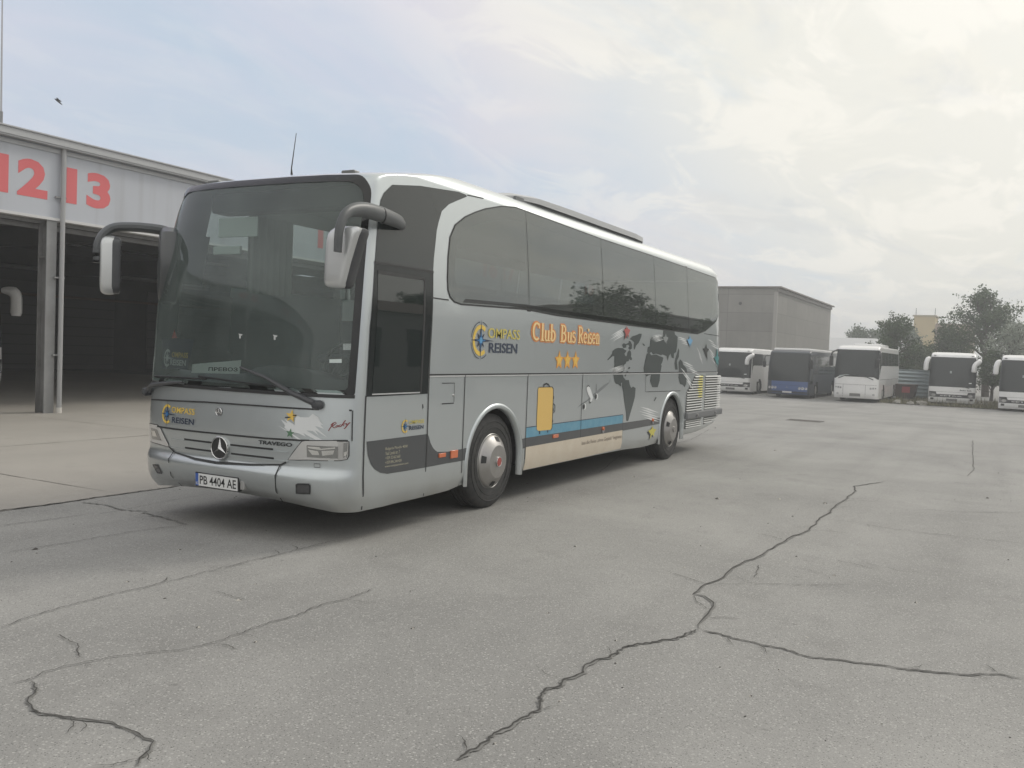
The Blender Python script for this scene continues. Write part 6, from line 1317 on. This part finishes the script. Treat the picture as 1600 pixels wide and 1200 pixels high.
# ---------------- plants ----------------
def leaf_mat(name,c1,c2,rough=.6):
    m=bpy.data.materials.new(name); m.use_nodes=True; nt=m.node_tree; N=nt.nodes; L=nt.links; b=N['Principled BSDF']; tc=N.new('ShaderNodeTexCoord')
    at=N.new('ShaderNodeAttribute'); at.attribute_name='leafv'
    mx=N.new('ShaderNodeMix'); mx.data_type='RGBA'; mx.inputs[6].default_value=(*c1,1); mx.inputs[7].default_value=(*c2,1); L.new(at.outputs['Fac'],mx.inputs[0])
    L.new(mx.outputs[2],b.inputs['Base Color']); b.inputs['Roughness'].default_value=rough; b.inputs['Specular IOR Level'].default_value=.3
    b.inputs['Subsurface Weight'].default_value=0
    return m
LV_DARK=leaf_mat('leaf_dark_green',(.022,.042,.018),(.085,.130,.050)); LV_MID=leaf_mat('leaf_mid_green',(.030,.055,.026),(.115,.165,.075)); LV_SIL=leaf_mat('leaf_silver_green',(.17,.20,.155),(.40,.43,.36)); LV_PALE=leaf_mat('leaf_pale_green',(.075,.10,.06),(.15,.18,.11))
BARK=mat('bark',(.09,.075,.06),.95,noise=(6,.7,(.05,.043,.036)))
def tree(name,label,loc,h,rad,leaf,seed,nl=5000,ls=.17,trunk_h=.3,spiky=.25,nb=26,cat='tree',group=None,low=.15):
    "tapered trunk and limbs; leaf blades gathered in clumps along the twigs"
    rn=random.Random(seed); t=thing(name,label,cat,loc,0,group)
    mb=MB(); th=h*trunk_h; tr=.035*h**.9*.9
    lean=Vector((rn.uniform(-.05,.05)*h,rn.uniform(-.05,.05)*h,0))
    top=lean+Vector((0,0,h*.72))
    mb.tube([(0,0,-.2),lean*.3+Vector((0,0,th)),lean*.7+Vector((0,0,h*.5)),top],[tr*1.25,tr,tr*.6,tr*.2],BARK,8)
    tips=[]
    for k in range(nb):
        f=rn.random()**.8; z0=th+(h*.68-th)*f; a=k*2.399+rn.uniform(-.5,.5)
        # reach of the crown at this angle and height
        el=rn.uniform(-.15,1.1) if f<.8 else rn.uniform(.5,1.5)
        reach=rad*(.75+.35*rn.random())*(1.05-.45*f)
        c0=lean*(z0/h)+Vector((0,0,z0)); end=c0+Vector((math.cos(a)*reach*math.cos(el),math.sin(a)*reach*math.cos(el),reach*math.sin(el)*.9+h*.04))
        if end.z>h: end.z=h-rn.random()*.1*h
        mid=c0.lerp(end,.5)+Vector((rn.uniform(-.1,.1)*rad,rn.uniform(-.1,.1)*rad,.08*rad))
        mb.tube([c0,mid,end],[tr*.38,tr*.22,tr*.05],BARK,5)
        tips.append((c0,mid,end))
    mb.build('trunk',t,True)
    V=[];F=[];val=[]; per=nl//nb
    for c0,mid,end in tips:
        sv=rn.uniform(0,.5); subs=[]
        for s in range(5):
            u=rn.uniform(.35,1.0); base=(c0.lerp(mid,u*2) if u<.5 else mid.lerp(end,u*2-1)); dr=Vector((rn.gauss(0,1),rn.gauss(0,1),rn.gauss(.25,.8))).normalized()
            subs.append((base,base+dr*rad*rn.uniform(.16,.38)))
        subs.append((mid,end+(end-mid)*spiky))
        for i in range(per):
            a,b=subs[i%len(subs)]; u=rn.random()**.8; c=a.lerp(b,u); sp=rad*.085*(1.15-u*.8)
            c=c+Vector((rn.gauss(0,sp),rn.gauss(0,sp),rn.gauss(0,sp)))
            if c.z<h*low: continue
            n=Vector((rn.gauss(0,1),rn.gauss(0,1),rn.gauss(.5,1))).normalized(); x=n.orthogonal().normalized(); x.rotate(Matrix.Rotation(rn.random()*6.3,3,n)); y=n.cross(x)
            s=ls*rn.uniform(.6,1.25); k=len(V); V+=[c-x*s*.5,c+y*s*.3,c+x*s*.5,c-y*s*.3]; F.append((k,k+1,k+2,k+3)); val.append(min(1,max(0,sv+rn.uniform(0,.5))))
    o=obj('crown',V,F,leaf,t); at=o.data.attributes.new('leafv','FLOAT','FACE'); at.data.foreach_set('value',val)
    return t
tree('leafy_tree','dense dark green tree behind the white coach with round lamps',(64,2.3,ZR),6.7,2.3,LV_DARK,11,8000,.17,.22,.2,44)
tree('leafy_tree','dark bushy tree filling the gap left of the tall feathery tree',(71,-.9,ZR),5.6,2.9,LV_DARK,17,8000,.18,.15,.15,44,low=.05)
tree('feathery_tree','tall tree with feathery pointed branches rising above the right hand coaches',(73,-3.7,ZR),9.6,3.4,LV_MID,23,9500,.20,.3,.45,52)
tree('silvery_tree','silver leaved tree in front of the tall feathery tree',(65,-5.4,ZR),6.0,2.6,LV_SIL,31,8000,.15,.2,.2,44,low=.08)
tree('leafy_shrub','dark shrub in the gap between the two right hand coaches',(63.5,-4.2,ZR),3.9,1.7,LV_DARK,41,5000,.16,.1,.15,30,'shrub',low=.02)
tree('pale_shrub','pale leaved shrub showing above the corrugated fence',(63.8,.1,ZR),4.2,1.3,LV_PALE,43,4000,.14,.15,.2,26,'shrub',low=.05)
tree('leafy_shrub','dark shrub behind the corrugated fence, below the ochre block',(66,1.2,ZR),4.0,2.0,LV_DARK,47,5000,.16,.1,.15,30,'shrub',low=.02)
for i,(y,h,s) in enumerate(((12.8,5.8,51),(9.6,6.6,53),(6.4,6.2,57))):
    tree('distant_tree',['distant round tree at the corner of the concrete building','distant round tree above the pale sheet roof','distant round tree right of the pale sheet roof'][i],(122,y,ZR),h+1.6,3.2,LV_MID,s,3600,.32,.2,.1,30,group='distant trees')
# trees and a wall on the open right-hand side of the yard (the coach windows mirror them)
for i,(x,y,h,r,s) in enumerate(((38.5,-15.5,9.2,3.2,61),(45,-16.5,10.0,3.8,67),(52,-16.5,9.0,3.0,71),(66,-16.5,10,2.2,73))):
    tree('roadside_tree',['broad tree nearest to the camera along the yard wall','second broad tree along the yard wall','third broad tree along the yard wall','smaller tree at the far end of the yard wall'][i],(x,y,gz(x)),h,r,LV_DARK,s,4500,.26,.22,.15,34,group='trees along the yard wall')
dp=thing('depot_building','plain grey depot building along the right side of the yard, mirrored in the coach windows','building',(52,-20.5,-.6))
mb=MB(); mb.box((0,-12,-.3),(60,0,8.6),CW); mb.build('wall',dp); mb=MB(); mb.box((-.2,-12.2,8.62),(60.2,.25,8.85),mat('roof_edge_brown')); mb.build('roof_edge',dp)
gh=thing('gatehouse','small pale gatehouse on the right side of the yard, mirrored in the driver door glass','building',(14,-20,-.02))
mb=MB(); mb.box((0,0,-.2),(9,6,3.6),mat('gatehouse_wall',(.34,.33,.31),.9,noise=(1,.5,(.26,.25,.235)))); mb.build('wall',gh)
mb=MB(); mb.prism([(-.4,-.4,3.62),(-.4,3,5.0),(-.4,6.4,3.62)],(9.8,0,0),mat('gatehouse_roof',(.13,.09,.08),.85)); mb.build('roof',gh)
for x in (1.2,4.0,6.8): mb=MB(); mb.box((x,6.0,1.0),(x+1.2,6.04,2.4),mat('gatehouse_window',(.03,.033,.035),.1)); mb.build('window',gh)
tree('leafy_tree','leafy tree beside the gatehouse on the right side of the yard',(26,-19,gz(26)),7.0,2.6,LV_DARK,83,3500,.24,.22,.15,30)
# verge with weeds
vg=sheet('verge_soil',[49.0+.6*k for k in range(24)],[-14,-9,-5,-1.2,.2,1.1],.03,mat('verge_soil',(.10,.09,.07),.95,noise=(1.6,.8,(.19,.175,.14)))); tag(vg,'strip of dry soil under the right hand coaches','soil',kind='structure')
rn=random.Random(9); V=[];F=[];val=[]
for k in range(5200):
    x=48.7+abs(rn.gauss(0,1.6)) if rn.random()<.75 else rn.uniform(49,60); y=rn.uniform(-12,1.6); h=rn.uniform(.05,.24)*(1+1.3*(rn.random()<.12)); a=rn.random()*6.3; z=gz(x)+.03; w=rn.uniform(.015,.04); lx,ly=rn.gauss(0,.08),rn.gauss(0,.08)
    b=len(V); V+=[(x-w*math.cos(a),y-w*math.sin(a),z),(x+w*math.cos(a),y+w*math.sin(a),z),(x+lx,y+ly,z+h)]; F.append((b,b+1,b+2)); val.append(rn.random())
wd=obj('weeds',V,F,leaf_mat('weed_blades',(.09,.095,.05),(.25,.225,.14))); at=wd.data.attributes.new('leafv','FLOAT','FACE'); at.data.foreach_set('value',val); tag(wd,'dry weeds growing along the verge in front of the coaches','weeds',kind='stuff')
for i,(x,y,s) in enumerate(((49.1,-.75,.30),(48.9,-.2,.22),(49.0,.55,.26))):
    bm=bmesh.new(); bmesh.ops.create_icosphere(bm,subdivisions=2,radius=s)
    for v in bm.verts: v.co*=1+.25*math.sin(v.co.x*19+v.co.y*13+i); v.co.z*=.6
    mb=MB(); mb.bm(bm,mat('kerb_stone_grey',(.36,.345,.31),.9,noise=(5,.6,(.22,.21,.19)))); o=mb.build('stone',None); o.location=(x,y,gz(x)+s*.3); tag(o,['large pale stone at the verge corner by the fence','small stone between two larger ones at the verge corner','pale stone left of the verge, near the skip'][i],'stone')
# crumbs of asphalt and litter lying on the yard
rg=random.Random(77); V=[];F=[];M_=[]
for k in range(420):
    x=rg.uniform(-6.2,14); y=rg.uniform(-12,3.4); s=rg.uniform(.004,.013)*(1+1.2*(rg.random()<.06)); b=len(V); a=rg.random()*6.3
    for j in range(5): V.append((x+s*rg.uniform(.7,1.4)*math.cos(a+j*1.257)*1.5,y+s*rg.uniform(.6,1.2)*math.sin(a+j*1.257),gz(x)+.001))
    V.append((x,y,gz(x)+s*.7))
    for j in range(5): F.append((b+j,b+(j+1)%5,b+5)); M_.append(0 if rg.random()<.6 else 1)
gv=obj('gravel_crumbs',V,F,[mat('dark_crumb',(.07,.065,.06),.9),mat('pale_crumb',(.42,.40,.36),.9)],None,False,M_); tag(gv,'scattered crumbs of asphalt and grit','gravel',kind='stuff')
# bird
bd=thing('bird','small dark bird flying above the hangar roof','bird',(17.04,32.64,11.98)); bd.rotation_euler=(0,R(35),R(-50))
mb=MB(); BD=mat('bird_dark',(.02,.02,.022),.8); mb.tube([(-.16,0,0),(-.10,0,.01),(0,0,.02),(.10,0,.0),(.24,0,-.01)],[.01,.035,.05,.035,.012],BD,8); mb.build('body',bd,True)
for s in (1,-1):
    mb=MB(); mb.prism([(-.06,s*.03,.03),(.06,s*.03,.03),(.05,s*.2,.10),(.0,s*.36,.06),(-.03,s*.2,.11)],(0,0,.008),BD); mb.build('wing',bd)
# ---------------- haze ----------------
hz=MB(); hm=bpy.data.materials.new('haze'); hm.use_nodes=True; nt=hm.node_tree; nt.nodes.clear(); ho=nt.nodes.new('ShaderNodeOutputMaterial'); pv=nt.nodes.new('ShaderNodeVolumePrincipled')
pv.inputs['Density'].default_value=.0031; pv.inputs['Color'].default_value=(.93,.95,.96,1); pv.inputs['Anisotropy'].default_value=.2; nt.links.new(pv.outputs[0],ho.inputs['Volume'])
hz.box((-430,-430,-2),(430,430,14.5),hm); tag(hz.build('haze'),'thin pale haze hanging over the yard','haze',kind='stuff')
